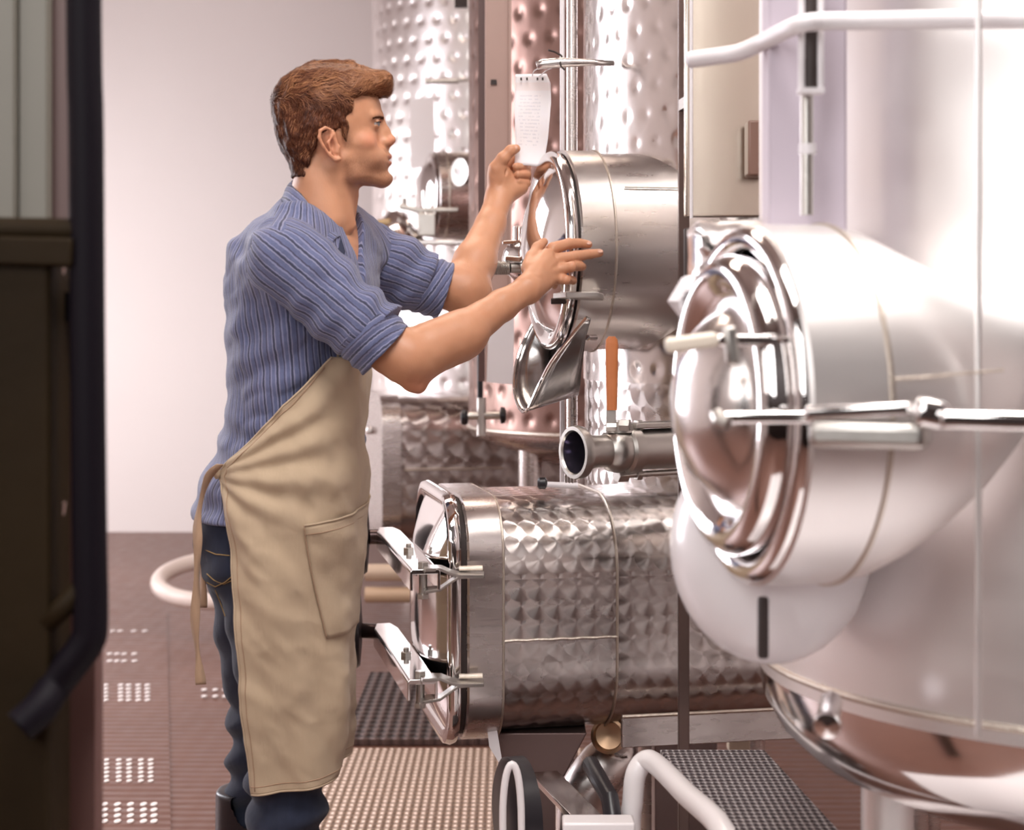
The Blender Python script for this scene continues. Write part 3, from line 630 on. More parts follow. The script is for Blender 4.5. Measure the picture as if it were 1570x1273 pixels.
# ------------------------------------------------------------------ left foreground rack / machine mast
rk = thing('rack_frame', (P(60,0,1.7).x, 1.75, 0), 'dark steel rack mast with a bent tube guard at the left edge, nearest', 'rack')
M['darktube'] = mat('black_tube', (.004,.002,.005), .6)
M['darktube'].node_tree.nodes['Principled BSDF'].inputs['Specular IOR Level'].default_value = .15
M['grime'] = rough_paint('grimy_brown_paint', (.010,.006,.003), (.030,.018,.007), .6, 5, .4)
M['grime'].node_tree.nodes['Principled BSDF'].inputs['Specular IOR Level'].default_value = .1
Yr = 1.65
MB().tube(dens([P(124,-1500,Yr), P(128,-80,Yr), P(132,200,Yr), P(134,500,Yr), P(137,800,Yr), P(139,950,Yr), P(133,985,Yr), P(112,1015,Yr), P(85,1050,Yr), P(62,1085,Yr-.02), P(30,1115,Yr-.03)], 5), .0175, 18).build('guard_tube', 'darktube', rk, smooth=180)
MB().tube([P(132,895,Yr), P(98,930,Yr), P(70,955,Yr)], .0115, 14).build('guard_brace', 'grime', rk, smooth=180)
ml = MB(); ml.box((P(32,0,Yr).x-.01, Yr+.04, .60), (.072,.09,1.52*.0+1.2+.0)); 
MB().box((P(30,0,Yr).x, Yr+.03, P(0,360,Yr).z/2), (.066,.08,P(0,360,Yr).z)).build('mast', 'grime', rk, bevel=.006)
MB().box((P(88,0,Yr).x, Yr+.10, P(0,420,Yr).z/2), (.035,.03,P(0,420,Yr).z)).build('mast_channel', rough_paint('maroon_channel', (.10,.045,.04), (.16,.08,.07), .5, 5), rk, bevel=.002)
MB().tube([P(-40,352,Yr), P(122,354,Yr)], .0125, 16).build('cross_tube', 'grime', rk)
MB().bar(P(-40,384,Yr), P(118,388,Yr), .04, .028).build('cross_plate', 'grime', rk, bevel=.003)
gp = rough_paint('green_grey_panel', (.15,.14,.115), (.21,.195,.165), .5, 3)
MB().box((P(10,0,Yr+.1).x-.012, Yr+.12, 2.46), (.035,.02,2.0)).build('side_panel', gp, rk, bevel=.002)
MB().box((P(42,0,Yr+.1).x, Yr+.13, 2.46), (.031,.02,2.0)).build('side_panel', gp, rk, bevel=.002)
MB().box((P(82,0,Yr+.1).x, Yr+.15, 2.46), (.032,.02,2.0)).build('side_panel', rough_paint('mauve_panel', (.10,.055,.05), (.14,.08,.075), .5, 3), rk, bevel=.002)
MB().box((P(103,0,Yr+.1).x, Yr+.16, 2.455), (.007,.02,2.01)).build('panel_trim', rough_paint('pinkish_trim', (.50,.38,.36), (.6,.48,.45), .5, 3), rk)
blue = mat('blue_strip', (.10,.16,.30), .4)
MB().bar(P(106,235,Yr+.2), P(122,700,Yr+.2), .012, .008).build('blue_strip', blue, rk)
MB().cyl(P(108,480,Yr+.15), P(126,975,Yr+.15), .0055).build('steel_rod', 'haze_polish', rk)
for a, b in (((95,410),(70,520)),((92,530),(76,620)),((96,770),(78,880))):
    MB().bar(P(*a,Yr+.04), P(*b,Yr+.04), .006, .006, Vector((0,1,0))).build('diagonal_brace', rough_paint('rust_brace', (.42,.27,.24), (.52,.38,.34), .4, 20), rk)
MB().box((P(88,0,Yr).x, Yr+.06, P(0,470,Yr).z), (.035,.03,.03)).build('mast_clip', 'darktube', rk)
# ------------------------------------------------------------------ implicit-surface sculpting (numpy)
rng = np.random.default_rng(7)
LAT = rng.random((64,64,64)).astype(np.float32)
def vnoise(x, y, z, s):
    x = np.asarray(x*s, dtype=np.float64)+100; y = np.asarray(y*s, dtype=np.float64)+100; z = np.asarray(z*s, dtype=np.float64)+100
    ix, iy, iz = np.floor(x).astype(int), np.floor(y).astype(int), np.floor(z).astype(int)
    fx, fy, fz = x-ix, y-iy, z-iz
    fx = fx*fx*(3-2*fx); fy = fy*fy*(3-2*fy); fz = fz*fz*(3-2*fz)
    r = 0
    for a in (0,1):
        for b in (0,1):
            for c in (0,1):
                r = r+LAT[(ix+a)%64,(iy+b)%64,(iz+c)%64]*(fx if a else 1-fx)*(fy if b else 1-fy)*(fz if c else 1-fz)
    return r-.5
def fbm(x, y, z, s, o=3):
    return sum(vnoise(x, y, z, s*2**i)/2**i for i in range(o))
class Field:
    def __init__(s, lo, hi, h):
        s.lo = np.array(lo, float); s.h = h; n = np.ceil((np.array(hi)-s.lo)/h).astype(int)+1
        s.ax = [s.lo[i]+h*np.arange(n[i]) for i in range(3)]
        s.val = np.full(n, .05)
    def sub(s, lo, hi):
        sl = []
        for i in range(3):
            a = int(np.clip(np.floor((lo[i]-s.lo[i])/s.h), 0, len(s.ax[i]))); b = int(np.clip(np.ceil((hi[i]-s.lo[i])/s.h)+1, 0, len(s.ax[i])))
            sl.append(slice(a, b))
        X = s.ax[0][sl[0]][:,None,None]; Y = s.ax[1][sl[1]][None,:,None]; Z = s.ax[2][sl[2]][None,None,:]
        return tuple(sl), X, Y, Z
    def comb(s, sl, f, k, op):
        v = s.val[sl]
        if op == 'sub': f = -f; hmix = np.clip(.5-.5*(v-f)/k, 0, 1) if k else None
        if op == 'add':
            if k:
                hh = np.clip(.5+.5*(v-f)/k, 0, 1); s.val[sl] = v*(1-hh)+f*hh-k*hh*(1-hh)
            else: s.val[sl] = np.minimum(v, f)
        else:
            if k:
                hh = np.clip(.5-.5*(v-f)/k, 0, 1); s.val[sl] = v*(1-hh)+f*hh+k*hh*(1-hh)
            else: s.val[sl] = np.maximum(v, f)
    def cone(s, a, b, ra, rb, k=.01, op='add', flat=None, fs=1.0):
        """tapered capsule; flat = direction squeezed by fs"""
        a = np.array(a, float); b = np.array(b, float); R = max(ra, rb)+k*2+.012
        sl, X, Y, Z = s.sub(np.minimum(a, b)-R, np.maximum(a, b)+R)
        ab = b-a; L2 = max((ab**2).sum(), 1e-9)
        t = np.clip(((X-a[0])*ab[0]+(Y-a[1])*ab[1]+(Z-a[2])*ab[2])/L2, 0, 1)
        dx = X-a[0]-t*ab[0]; dy = Y-a[1]-t*ab[1]; dz = Z-a[2]-t*ab[2]
        d2 = dx*dx+dy*dy+dz*dz
        if flat is not None:
            w = np.array(flat, float); w /= np.linalg.norm(w); q = dx*w[0]+dy*w[1]+dz*w[2]; d2 = d2+q*q*(1/fs**2-1)
        s.comb(sl, np.sqrt(d2)-(ra+(rb-ra)*t), k, op); return s
    def chain(s, pts, rs, k=.01, kd=.006, **kw):
        for i in range(len(pts)-1): s.cone(pts[i], pts[i+1], rs[i], rs[i+1], k if i == 0 else min(k, kd), **kw)
        return s
    def ell(s, c, r, k=.01, op='add', rot=None):
        c = np.array(c, float); r = np.array(r, float); R = r.max()+k*2+.012
        sl, X, Y, Z = s.sub(c-R, c+R); dx, dy, dz = X-c[0], Y-c[1], Z-c[2]
        if rot is not None:
            m = np.array(rot); dx, dy, dz = (m[0][0]*dx+m[0][1]*dy+m[0][2]*dz, m[1][0]*dx+m[1][1]*dy+m[1][2]*dz, m[2][0]*dx+m[2][1]*dy+m[2][2]*dz)
        q = np.sqrt((dx/r[0])**2+(dy/r[1])**2+(dz/r[2])**2)
        s.comb(sl, (q-1)*r.min(), k, op); return s
    def stack(s, rows, k=.02, sm=.02, p=2.0, op='add'):
        """rows: (z, cx, cy, a, b, yaw_deg) bottom to top"""
        r = np.array(sorted(rows)); zz = np.arange(r[0,0]-.1, r[-1,0]+.1, .002)
        cols = [np.interp(zz, r[:,0], r[:,i]) for i in range(1, 6)]
        w = max(1, int(sm/.002)); ker = np.ones(w)/w
        cols = [np.convolve(np.convolve(np.pad(c, w*2, mode='edge'), ker, 'same'), ker, 'same')[w*2:-w*2] for c in cols]
        M_ = max(r[:,3].max(), r[:,4].max())+k+.03
        lo = (r[:,1].min()-M_, r[:,2].min()-M_, r[0,0]-.02); hi = (r[:,1].max()+M_, r[:,2].max()+M_, r[-1,0]+.02)
        sl, X, Y, Z = s.sub(lo, hi)
        cx, cy, a, b, yw = [np.interp(Z, zz, c) for c in cols]
        cs, sn = np.cos(np.radians(yw)), np.sin(np.radians(yw))
        dx, dy = X-cx, Y-cy; u = dx*cs+dy*sn; v = -dx*sn+dy*cs
        q = (np.abs(u/a)**p+np.abs(v/b)**p)**(1/p)
        f = (q-1)*np.minimum(a, b)
        f = np.maximum(f, np.maximum(Z-r[-1,0], r[0,0]-Z))
        s.comb(sl, f, k, op); return s
    def cut(s, pt, n):
        """remove everything on the side n points to"""
        pt = np.array(pt); n = np.array(n, float); n /= np.linalg.norm(n)
        f = (s.ax[0][:,None,None]-pt[0])*n[0]+(s.ax[1][None,:,None]-pt[1])*n[1]+(s.ax[2][None,None,:]-pt[2])*n[2]
        s.val = np.maximum(s.val, f); return s
    def disp(s, fn):
        near = np.abs(s.val) < .03; ii = np.nonzero(near)
        s.val[ii] += fn(s.ax[0][ii[0]], s.ax[1][ii[1]], s.ax[2][ii[2]]); return s
    def mesh(s):
        v = s.val; ins = v < 0
        c = [(i,j,k) for i in (0,1) for j in (0,1) for k in (0,1)]
        def sh(A, o): return A[o[0]:A.shape[0]-1+o[0], o[1]:A.shape[1]-1+o[1], o[2]:A.shape[2]-1+o[2]]
        cnt = sum(sh(ins, o).astype(np.int8) for o in c); act = (cnt > 0) & (cnt < 8)
        I = np.argwhere(act); idx = np.full(act.shape, -1, int); idx[act] = np.arange(len(I))
        vals = {o: v[I[:,0]+o[0], I[:,1]+o[1], I[:,2]+o[2]] for o in c}
        acc = np.zeros((len(I), 3)); num = np.zeros(len(I))
        for o in c:
            for ax in range(3):
                if o[ax] == 0:
                    o2 = list(o); o2[ax] = 1; o2 = tuple(o2); a, b = vals[o], vals[o2]; m = (a < 0) != (b < 0)
                    t = np.where(m, a/np.where(m, a-b, 1), 0)
                    p = np.tile(np.array(o, float), (len(I), 1)); p[:,ax] += t
                    acc[m] += p[m]; num[m] += 1
        V = s.lo+(I+acc/num[:,None])*s.h
        F = []
        for ax in range(3):
            u, w = [(1,2),(2,0),(0,1)][ax]
            A = ins; n = np.array(A.shape); sl0 = [slice(1, n[i]-1) for i in range(3)]; sl0[ax] = slice(0, n[ax]-1)
            sl1 = list(sl0); sl1[ax] = slice(1, n[ax])
            a, b = A[tuple(sl0)], A[tuple(sl1)]; E = np.argwhere(a != b); fl = a[tuple(E.T)]
            E = E+1; E[:,ax] -= 1
            e = np.eye(3, dtype=int)
            q = [idx[tuple((E-d).T)] for d in (e[u]+e[w], e[w], 0*e[u], e[u])]
            q = np.stack(q, 1); q[~fl] = q[~fl][:,::-1]; F.append(q)
        F = np.concatenate(F); F = F[(F >= 0).all(1)]
        return V, F
def smooth_mesh(V, F, it=2, lam=.5):
    E = np.concatenate([F[:,[0,1]],F[:,[1,2]],F[:,[2,3]],F[:,[3,0]]])
    for _ in range(it):
        acc = np.zeros_like(V); n = np.zeros(len(V))
        for a, b in ((0,1),(1,0)):
            for d in range(3): acc[:,d] += np.bincount(E[:,a], V[E[:,b],d], len(V))
            n += np.bincount(E[:,a], minlength=len(V))
        V = V+(acc/np.maximum(n, 1)[:,None]-V)*lam
    return V
def npmesh(name, V, F, m, parent=None, attrs=None):
    me = bpy.data.meshes.new(name); me.vertices.add(len(V)); me.vertices.foreach_set('co', np.asarray(V, np.float32).ravel())
    me.loops.add(F.size); me.polygons.add(len(F)); me.loops.foreach_set('vertex_index', F.ravel().astype(np.int32))
    me.polygons.foreach_set('loop_start', np.arange(0, F.size, F.shape[1], dtype=np.int32)); me.polygons.foreach_set('loop_total', np.full(len(F), F.shape[1], np.int32))
    me.update(calc_edges=True); me.validate(); me.polygons.foreach_set('use_smooth', [True]*len(me.polygons))
    for k, a in (attrs or {}).items():
        at = me.attributes.new(k, 'FLOAT', 'POINT'); at.data.foreach_set('value', np.asarray(a, np.float32))
    o = bpy.data.objects.new(name, me); COL.objects.link(o); me.materials.append(m)
    if parent is not None: child(o, parent)
    return o
def join(parts):
    V = []; F = []; n = 0
    for v, f in parts: V.append(v); F.append(f+n); n += len(v)
    return np.concatenate(V), np.concatenate(F)

# ------------------------------------------------------------------ cloth and skin materials
def stripe_mat(name):
    m = mat(name, (.2,.25,.45), .85, Sheen_Weight=.25); t = NT(m)
    a = t.n('ShaderNodeAttribute'); a.attribute_name = 'st'
    s = t.m('ADD', a.outputs['Fac'], t.m('MULTIPLY', t.m('SUBTRACT', t.noise(25, 3), .5), .0035))
    per = .026
    f = t.m('FRACT', t.m('DIVIDE', s, per))
    def line(c, w): return t.m('LESS_THAN', t.m('ABSOLUTE', t.m('SUBTRACT', f, c)), w)
    n = t.noise(60, 4); n2 = t.noise(5, 3)
    base = t.mix(n, (.045,.060,.140), (.130,.165,.315)); base = t.mix(t.m('MULTIPLY', n2, .5), base, (.21,.20,.33))
    c = t.mix(t.m('MULTIPLY', line(.15,.055), .85), base, (.03,.03,.055))
    c = t.mix(t.m('MULTIPLY', line(.62,.04), .8), c, (.05,.045,.085))
    c = t.mix(t.m('MULTIPLY', line(.26,.035), .5), c, (.38,.37,.49))
    c = t.mix(t.m('MULTIPLY', line(.03,.03), .5), c, (.38,.37,.52))
    c = t.mix(t.m('MULTIPLY', line(.72,.05), .45), c, (.34,.34,.50))
    c = t.mix(t.m('MULTIPLY', line(.45,.03), .4), c, (.10,.11,.22))
    t.color(c); t.bump(t.m('ADD', t.noise(900, 2), t.m('MULTIPLY', t.noise(60, 3), 1.5)), .35, .0015); return m
M['shirt'] = stripe_mat('blue_striped_linen')
def cloth_mat(name, c1, c2, sc, weave, bumpd=.0012, rough=.9):
    m = mat(name, c1, rough, Sheen_Weight=.15); t = NT(m)
    t.color(t.mix(t.noise(sc, 5), c1, c2)); t.bump(t.m('ADD', t.noise(weave, 2), t.m('MULTIPLY', t.noise(40, 4), 2.0)), .4, bumpd); return m
M['apron'] = cloth_mat('tan_canvas', (.47,.35,.235), (.56,.43,.30), 8, 1200)
M['apron_dark'] = cloth_mat('tan_canvas_tape', (.36,.22,.14), (.44,.29,.19), 12, 900)
M['denim'] = cloth_mat('dark_blue_denim', (.006,.008,.022), (.019,.027,.060), 18, 1100)
M['thread'] = mat('seam_thread', (.34,.22,.09), .8)
def skin_mat(name, c1, c2):
    m = mat(name, c1, .46, Subsurface_Weight=.12, Subsurface_Scale=.012); m.node_tree.nodes['Principled BSDF'].inputs['Subsurface Radius'].default_value = (1,.35,.2)
    t = NT(m); n = t.noise(9, 4); c = t.mix(n, c1, c2)
    def at(k): a_ = t.n('ShaderNodeAttribute'); a_.attribute_name = k; return a_.outputs['Fac']
    c = t.mix(t.m('MULTIPLY', at('red'), .45), c, (.62,.22,.13)); c = t.mix(t.m('MULTIPLY', at('lip'), .7), c, (.50,.16,.12))
    c = t.mix(t.m('MULTIPLY', at('beard'), t.m('ADD', .12, t.m('MULTIPLY', t.noise(500, 2), .75))), c, (.20,.085,.045)); t.color(c); t.bump(t.m('ADD', t.noise(260, 4), t.m('MULTIPLY', t.noise(60, 3), 1.2)), .22, .0012)
    t.rough(t.m('ADD', t.m('MULTIPLY', t.noise(60, 3), .2), .36)); return m
M['skin'] = skin_mat('skin', (.47,.20,.10), (.63,.33,.20))

# ------------------------------------------------------------------ the man
man = thing('person', (P(420,0,3.2).x, 3.2, 0), 'man in striped blue shirt, tan apron and jeans holding the paper tag', 'person')
# --- head in its own frame: origin at px (510,200), x forward, y away from camera, z up
HY = 3.17; HO = P(510, 200, HY); KH = F_PX/HY
vdir = (HO-Vector((0,0,CH))); vdir.z = 0; vdir.normalize()
hx = Vector((vdir.y, -vdir.x, 0)); hy = vdir; HROT = np.array([[hx.x,hy.x,0],[hx.y,hy.y,0],[0,0,1]])
def hl(px, py, y=0): return np.array([(px-510)/KH, y, (200-py)/KH])
def h2w(V): return V@HROT.T+np.array(HO)
H = Field((-.135,-.11,-.235), (.135,.11,.14), .0021)
rows = []
for py, xf, xb, w in ((103,520,482,.014),(108,535,468,.030),(116,552,453,.046),(127,566,440,.060),(142,577,431,.070),(160,584,427,.0755),(178,586,427,.0765),(192,583,430,.0765),(205,581,434,.074),(222,582,444,.070),(240,583,458,.064),(257,582,474,.056),(268,578,492,.047)):
    f = hl(xf,py); b = hl(xb,py); rows.append((f[2], (f[0]+b[0])/2, 0, (f[0]-b[0])/2, w, 0))
H.stack(rows, .004, .014, p=2.15)
# jaw
for sg in (-1,1):
    H.cone(hl(527,250,sg*.052), hl(540,268,sg*.044), .017, .015, .016)
    H.cone(hl(540,268,sg*.044), hl(586,277,sg*.010), .015, .0115, .014)
    H.ell(hl(556,222,sg*.048), (.022,.017,.017), .016)          # cheekbone
    H.ell(hl(560,245,sg*.036), (.026,.018,.022), .016)
H.ell(hl(584,246), (.017,.030,.030), .014)                     # muzzle
H.ell(hl(590.5,273), (.0145,.018,.0125), .010)                 # chin
H.cone(hl(545,272), hl(583,277), .014, .010, .012)
# brow, nose
H.cone(hl(579,178,-.012), hl(570,181,-.045), .0085, .007, .010); H.cone(hl(579,178,.012), hl(570,181,.045), .0085, .007, .010)
H.cone(hl(579,180), hl(584,190), .0095, .0085, .010)
for sg in (-1,1): H.ell(hl(584,193,sg*.034), (.0125,.0175,.0105), .009, 'sub')
H.cone(hl(576,196), hl(585,216), .0125, .014, .008); H.chain([hl(582,188), hl(590,200), hl(597.5,212.5)], [.0085,.0088,.0088], .007)
for sg in (-1,1): H.cone(hl(580,200,sg*.006), hl(588,217,sg*.010), .008, .008, .007)
H.ell(hl(598.5,213.5), (.0098,.0095,.0088), .005)
H.cone(hl(596,219), hl(592,226), .0055,.005,.006)
for sg in (-1,1):
    H.ell(hl(590.5,217.5,sg*.0125), (.0105,.0065,.0075), .005)
    H.ell(hl(595.5,223.0,sg*.0068), (.0048,.0034,.0030), .002, 'sub')
# lips
H.ell(hl(591,238.5), (.0105,.021,.0055), .005); H.ell(hl(594.5,240.0), (.0062,.010,.0040), .003)
H.ell(hl(592.5,249.5), (.0105,.019,.0055), .004)
H.cone(hl(597,244.8,-.016), hl(597,244.8,.016), .0014,.0014,.0025,'sub'); H.cone(hl(602,244.8,0), hl(587,246.5,-.025), .0013,.0014,.003,'sub'); H.cone(hl(602,244.8,0), hl(587,246.5,.025), .0013,.0014,.003,'sub')
H.ell(hl(602,261), (.0065,.016,.0045), .007, 'sub')
# eyelids
for sg in (-1,1):
    ec = hl(571.5,192.5,sg*.032)
    H.ell(ec, (.0128,.0135,.0128), .004)
    H.ell(ec+np.array([.0095,sg*.0055,-.0002]), (.0085,.0125,.0033), .002, 'sub')
    H.cone(ec+np.array([.0125,-sg*.006,.0052]), ec+np.array([.0065,sg*.0125,.0032]), .0021,.0018,.002); H.cone(ec+np.array([.0118,-sg*.006,-.0046]), ec+np.array([.0065,sg*.0120,-.0020]), .0015,.0013,.002)
# ear (camera side and far side)
for sg in (-1,1):
    yy = sg*.0765
    tilt = np.array([-.28,sg*.96,0.0])
    H.cone(hl(503,216,yy), hl(513,240,yy*.99), .0165,.011,.006, flat=tilt, fs=.36)
    hp = [hl(516,228,yy+sg*.003), hl(508,216,yy+sg*.006), hl(506,206.5,yy+sg*.010), hl(499,204.5,yy+sg*.0135), hl(491.5,209,yy+sg*.016), hl(490,219,yy+sg*.016), hl(496,232,yy+sg*.013), hl(505,244,yy+sg*.009), hl(514,251,yy+sg*.004), hl(520,250,yy+sg*.002)]
    H.chain(hp, [.002,.0027,.003,.0034,.0034,.0034,.0032,.0032,.0045,.0045], .002)
    H.ell(hl(509,231,yy+sg*.011), (.0080,.0105,.0125), .003, 'sub')
    H.cone(hl(502,211,yy+sg*.011), hl(497,222,yy+sg*.012), .0036,.0034,.002,'sub')
    H.chain([hl(511,214,yy+sg*.008), hl(503,226,yy+sg*.0105), hl(508,240,yy+sg*.008)], [.0022,.0028,.0022], .004); H.cone(hl(519,232,yy+sg*.002), hl(516,240,yy+sg*.003), .004,.0035,.003)
# neck
H.cone(hl(506,245), hl(488,345,.002), .058, .068, .02, flat=(0,1,0), fs=.96)
H.cone(hl(480,262,-.025), hl(505,340,-.045), .030,.022,.02); H.cone(hl(540,300,0), hl(530,345,0), .010, .012, .012)
H.cone(hl(512,262,-.05), hl(536,345,-.02), .014,.011,.014)       # sternomastoid
H.disp(lambda x, y, z: .0006*fbm(x, y, z, 60, 2))
V, F = H.mesh(); V = smooth_mesh(V, F, 1, .4); headV, headF = h2w(V), F
qx = V[:,0]*KH+510; qy = 200-V[:,2]*KH; ay = np.abs(V[:,1])
def ellm(cx, cy, rx, ry, y0=None, ry3=1): return np.clip(1.4-1.4*np.sqrt(((qx-cx)/rx)**2+((qy-cy)/ry)**2+(0 if y0 is None else ((ay-y0)/ry3)**2)), 0, 1)
headLip = np.maximum(ellm(599, 240.5, 9, 5.5)*(ay < .021), ellm(601, 250, 9, 5.5)*(ay < .019))
headBeard = np.clip((qy-236)/16, 0, 1)*np.clip((296-qy)/12, 0, 1)*np.clip((qx-522)/10, 0, 1)*(1-headLip)
headBeard = np.maximum(headBeard, ellm(590, 233, 15, 7)*.8*(ay < .026)*(1-headLip)); headBeard = np.maximum(headBeard, ellm(534, 222, 9, 20)*.9)
headRed = np.maximum(ellm(567, 218, 24, 20), ellm(505, 228, 24, 34)*.8); headRed = np.maximum(headRed, ellm(601, 214, 12, 10))

# --- near (right) arm and hand
def w(px, py, Y): return np.array(P(px, py, Y))
AN = Field(w(555,640,2.9), w(560,340,3.42)+np.array([.52,0,0]), .0021)
SHn, ELn, WRn = w(438,398,3.03), w(628,550,3.0), w(808,444,3.15)
AN.cone(w(560,505,3.01), ELn, .046,.043,.01)
AN.cone(w(600,540,3.0), w(640,566,3.01), .040,.030,.02)
AN.cone(ELn, w(700,517,3.06), .044,.043,.02); AN.cone(w(660,533,3.03), w(715,512,3.06), .045,.041,.02)
AN.cone(w(700,517,3.06), w(770,468,3.12), .041,.029,.015)
AN.cone(w(770,468,3.12), WRn, .0285,.0255,.012, flat=(.3,1,.2), fs=.85)
AN.cone(w(632,590,3.0), w(642,594,3.0), .013,.011,.02)
k_ = [w(848,381,3.235), w(856,398,3.222), w(859,413,3.212), w(856,428,3.208)]     # knuckles
# palm
AN.cone(WRn+np.array([0,0,.002]), w(838,392,3.215), .024,.0145,.012, flat=(.3,1,.1), fs=.75)
AN.cone(WRn, w(843,404,3.21), .022,.0145,.012, flat=(.3,1,.1), fs=.75); AN.cone(WRn-np.array([0,0,.003]), w(846,420,3.205), .021,.0135,.012, flat=(.3,1,.1), fs=.75)
AN.cone(w(815,450,3.16), w(846,428,3.20), .016,.012,.012)
TY = 3.268
f1 = [k_[0], w(872,374,3.250), w(889,373,TY-.002), w(902,375,TY+.002)]
f2 = [k_[1], w(880,394,3.232), w(902,390,TY-.014), w(919,388,TY-.004)]
f3 = [k_[2], w(876,409,3.205), w(889,408,3.236), w(893,409,3.252)]
f4 = [k_[3], w(868,429,3.20), w(877,430,3.225), w(879,431,3.242)]
for f, r in ((f1,(.0130,.0110,.0097,.0080)),(f2,(.0130,.0112,.0100,.0083)),(f3,(.0122,.0106,.0096,.0082)),(f4,(.0112,.0096,.0087,.0076))):
    AN.chain(f, r, .005, .0012); AN.ell(f[1], (r[1]+.0006,)*3, .001)
AN.chain([w(812,412,3.19), w(816,395,3.215), w(824,380,3.235), w(834,371,3.25)], [.0165,.0135,.0105,.0085], .008)
AN.cone(w(820,420,3.175), w(838,395,3.22), .014,.012,.01)
# knuckle tendons
for a in k_: AN.cone(w(822,425,3.155), a-np.array([0,.006,0]), .003,.004,.008)
AN.disp(lambda x, y, z: .0012*fbm(x, y, z, 45, 2))
AN.cut(w(563,500,3.0), w(540,480,3.0)-w(600,530,3.0))
V, F = AN.mesh(); nearV, nearF = smooth_mesh(V, F, 1, .4), F
# --- far (left) arm and hand with the tag
SHf, ELf, WRf = w(560,395,3.36), w(712,446,3.40), w(764,305,3.56)
AF = Field(w(640,520,3.30), np.array([P(840,0,3.65).x, 3.72, P(0,200,3.5).z]), .0021)
AF.cone(w(650,430,3.39), ELf, .047,.046,.01)
AF.cone(ELf, w(728,402,3.45), .047,.044,.02); AF.cone(w(728,402,3.45), w(752,345,3.52), .043,.032,.015)
AF.cone(w(752,345,3.52), WRf, .031,.0275,.012)
AF.cone(w(722,470,3.40), w(735,452,3.41), .028,.022,.025)
AF.cone(WRf, w(768,272,3.57), .0275,.0265,.012, flat=(0.1,1,0), fs=.8)
AF.ell(w(764,268,3.555), (.024,.018,.033), .01)                      # thenar
AF.ell(w(784,285,3.575), (.026,.018,.026), .012)
AF.cone(w(772,300,3.565), w(798,287,3.58), .020,.017,.012)
AF.chain([w(762,258,3.55), w(771,243,3.545), w(783,231,3.548), w(792,228,3.553)], [.0165,.0130,.0112,.0090], .006)     # thumb
AF.cone(w(776,254,3.60), w(786,238,3.60), .016,.013,.01)
AF.chain([w(782,240,3.605), w(799,247,3.605), w(803,257,3.585), w(792,256,3.560)], [.0125,.0112,.0100,.0090], .003, .0012)
AF.chain([w(786,252,3.61), w(806,257,3.605), w(808,268,3.58), w(794,268,3.560)], [.0125,.0115,.0100,.0088], .003, .0012)
AF.chain([w(786,262,3.61), w(807,270,3.605), w(807,281,3.58), w(795,278,3.564)], [.0120,.0110,.0096,.0082], .003, .0012)
AF.chain([w(784,275,3.60), w(803,283,3.60), w(801,292,3.58), w(792,288,3.568)], [.0115,.0100,.0088,.0075], .003, .0012)
AF.cone(w(758,305,3.545), w(776,262,3.545), .002,.0015,.006,'sub')
AF.disp(lambda x, y, z: .0012*fbm(x, y, z, 45, 2))
AF.cut(w(655,430,3.4), w(600,410,3.38)-w(700,440,3.4))
V, F = AF.mesh(); farV, farF = smooth_mesh(V, F, 1, .4), F

# --- trunk (mostly under the clothes)
def torso_rows(shrink=0.0, hem=True):
    out = []
    T = [(303,438,512,.050,-18),(318,424,540,.075,-20),(335,405,555,.115,-21),(352,388,564,.150,-22),(375,370,572,.178,-22),(410,358,578,.192,-22),(450,354,578,.192,-20),(500,353,574,.185,-16),(560,354,566,.175,-12),(610,353,560,.168,-9),(650,345,556,.168,-7),(690,335,554,.162,-5),(720,322,552,.170,-4),(750,306,550,.176,-3),(785,303,546,.181,-3)]
    for py, xb, xf, b, yw in T:
        a = math.radians(yw); h = (xf-xb)/2/790; b2 = b-shrink
        A_ = math.sqrt(max(h*h-(b*math.sin(a))**2, .03**2))/math.cos(a)-shrink
        c = P((xf+xb)/2, py, 3.2); out.append((c.z, c.x, 3.2, A_, b2, yw))
    return out
BT = Field((P(280,0,3.2).x, 2.9, -.01), (P(600,0,3.2).x, 3.5, P(0,300,3.2).z), .0075)
BT.stack(torso_rows(.014), .02)
legN = [w(412,790,3.13), w(428,960,3.13), w(445,1130,3.12), w(436,1290,3.10), w(425,1480,3.10)]; rN = [.112,.098,.080,.068,.050]
legF = [w(402,790,3.28), w(405,960,3.29), w(412,1110,3.33), w(398,1250,3.36), w(380,1480,3.38)]; rF = [.112,.098,.078,.066,.050]
for L, R in ((legN, rN), (legF, rF)): BT.chain(L, [r-.014 for r in R], .03, flat=(0,1,0), fs=.80); L[-1]; BT.cone(L[-1], (L[-1][0], L[-1][1], .08), .045,.04,.02)
V, F = BT.mesh(); bodyV, bodyF = V, F
V, F = join([(headV, headF), (nearV, nearF), (farV, farF), (bodyV, bodyF)])
nh = len(headV); at_ = {}
for k_n, arr in (('lip', headLip), ('beard', headBeard), ('red', headRed)):
    q_ = np.zeros(len(V)); q_[:nh] = arr
    if k_n == 'red':
        for c_, r_, g_ in [(a_, .014, .9) for a_ in k_]+[(f_[1], .012, .8) for f_ in (f1,f2,f3,f4)]+[(w(640,592,3.0), .05, 1.0)]+[(f_[3], .010, .7) for f_ in (f1,f2,f3,f4)]+[(w(800,268,3.58), .03, .7)]:
            q_[nh:] = np.maximum(q_[nh:], g_*np.clip(1.3-1.3*np.linalg.norm(V[nh:]-np.array(c_), axis=1)/r_, 0, 1))
    at_[k_n] = q_
body = npmesh('body', V, F, M['skin'], man, at_)

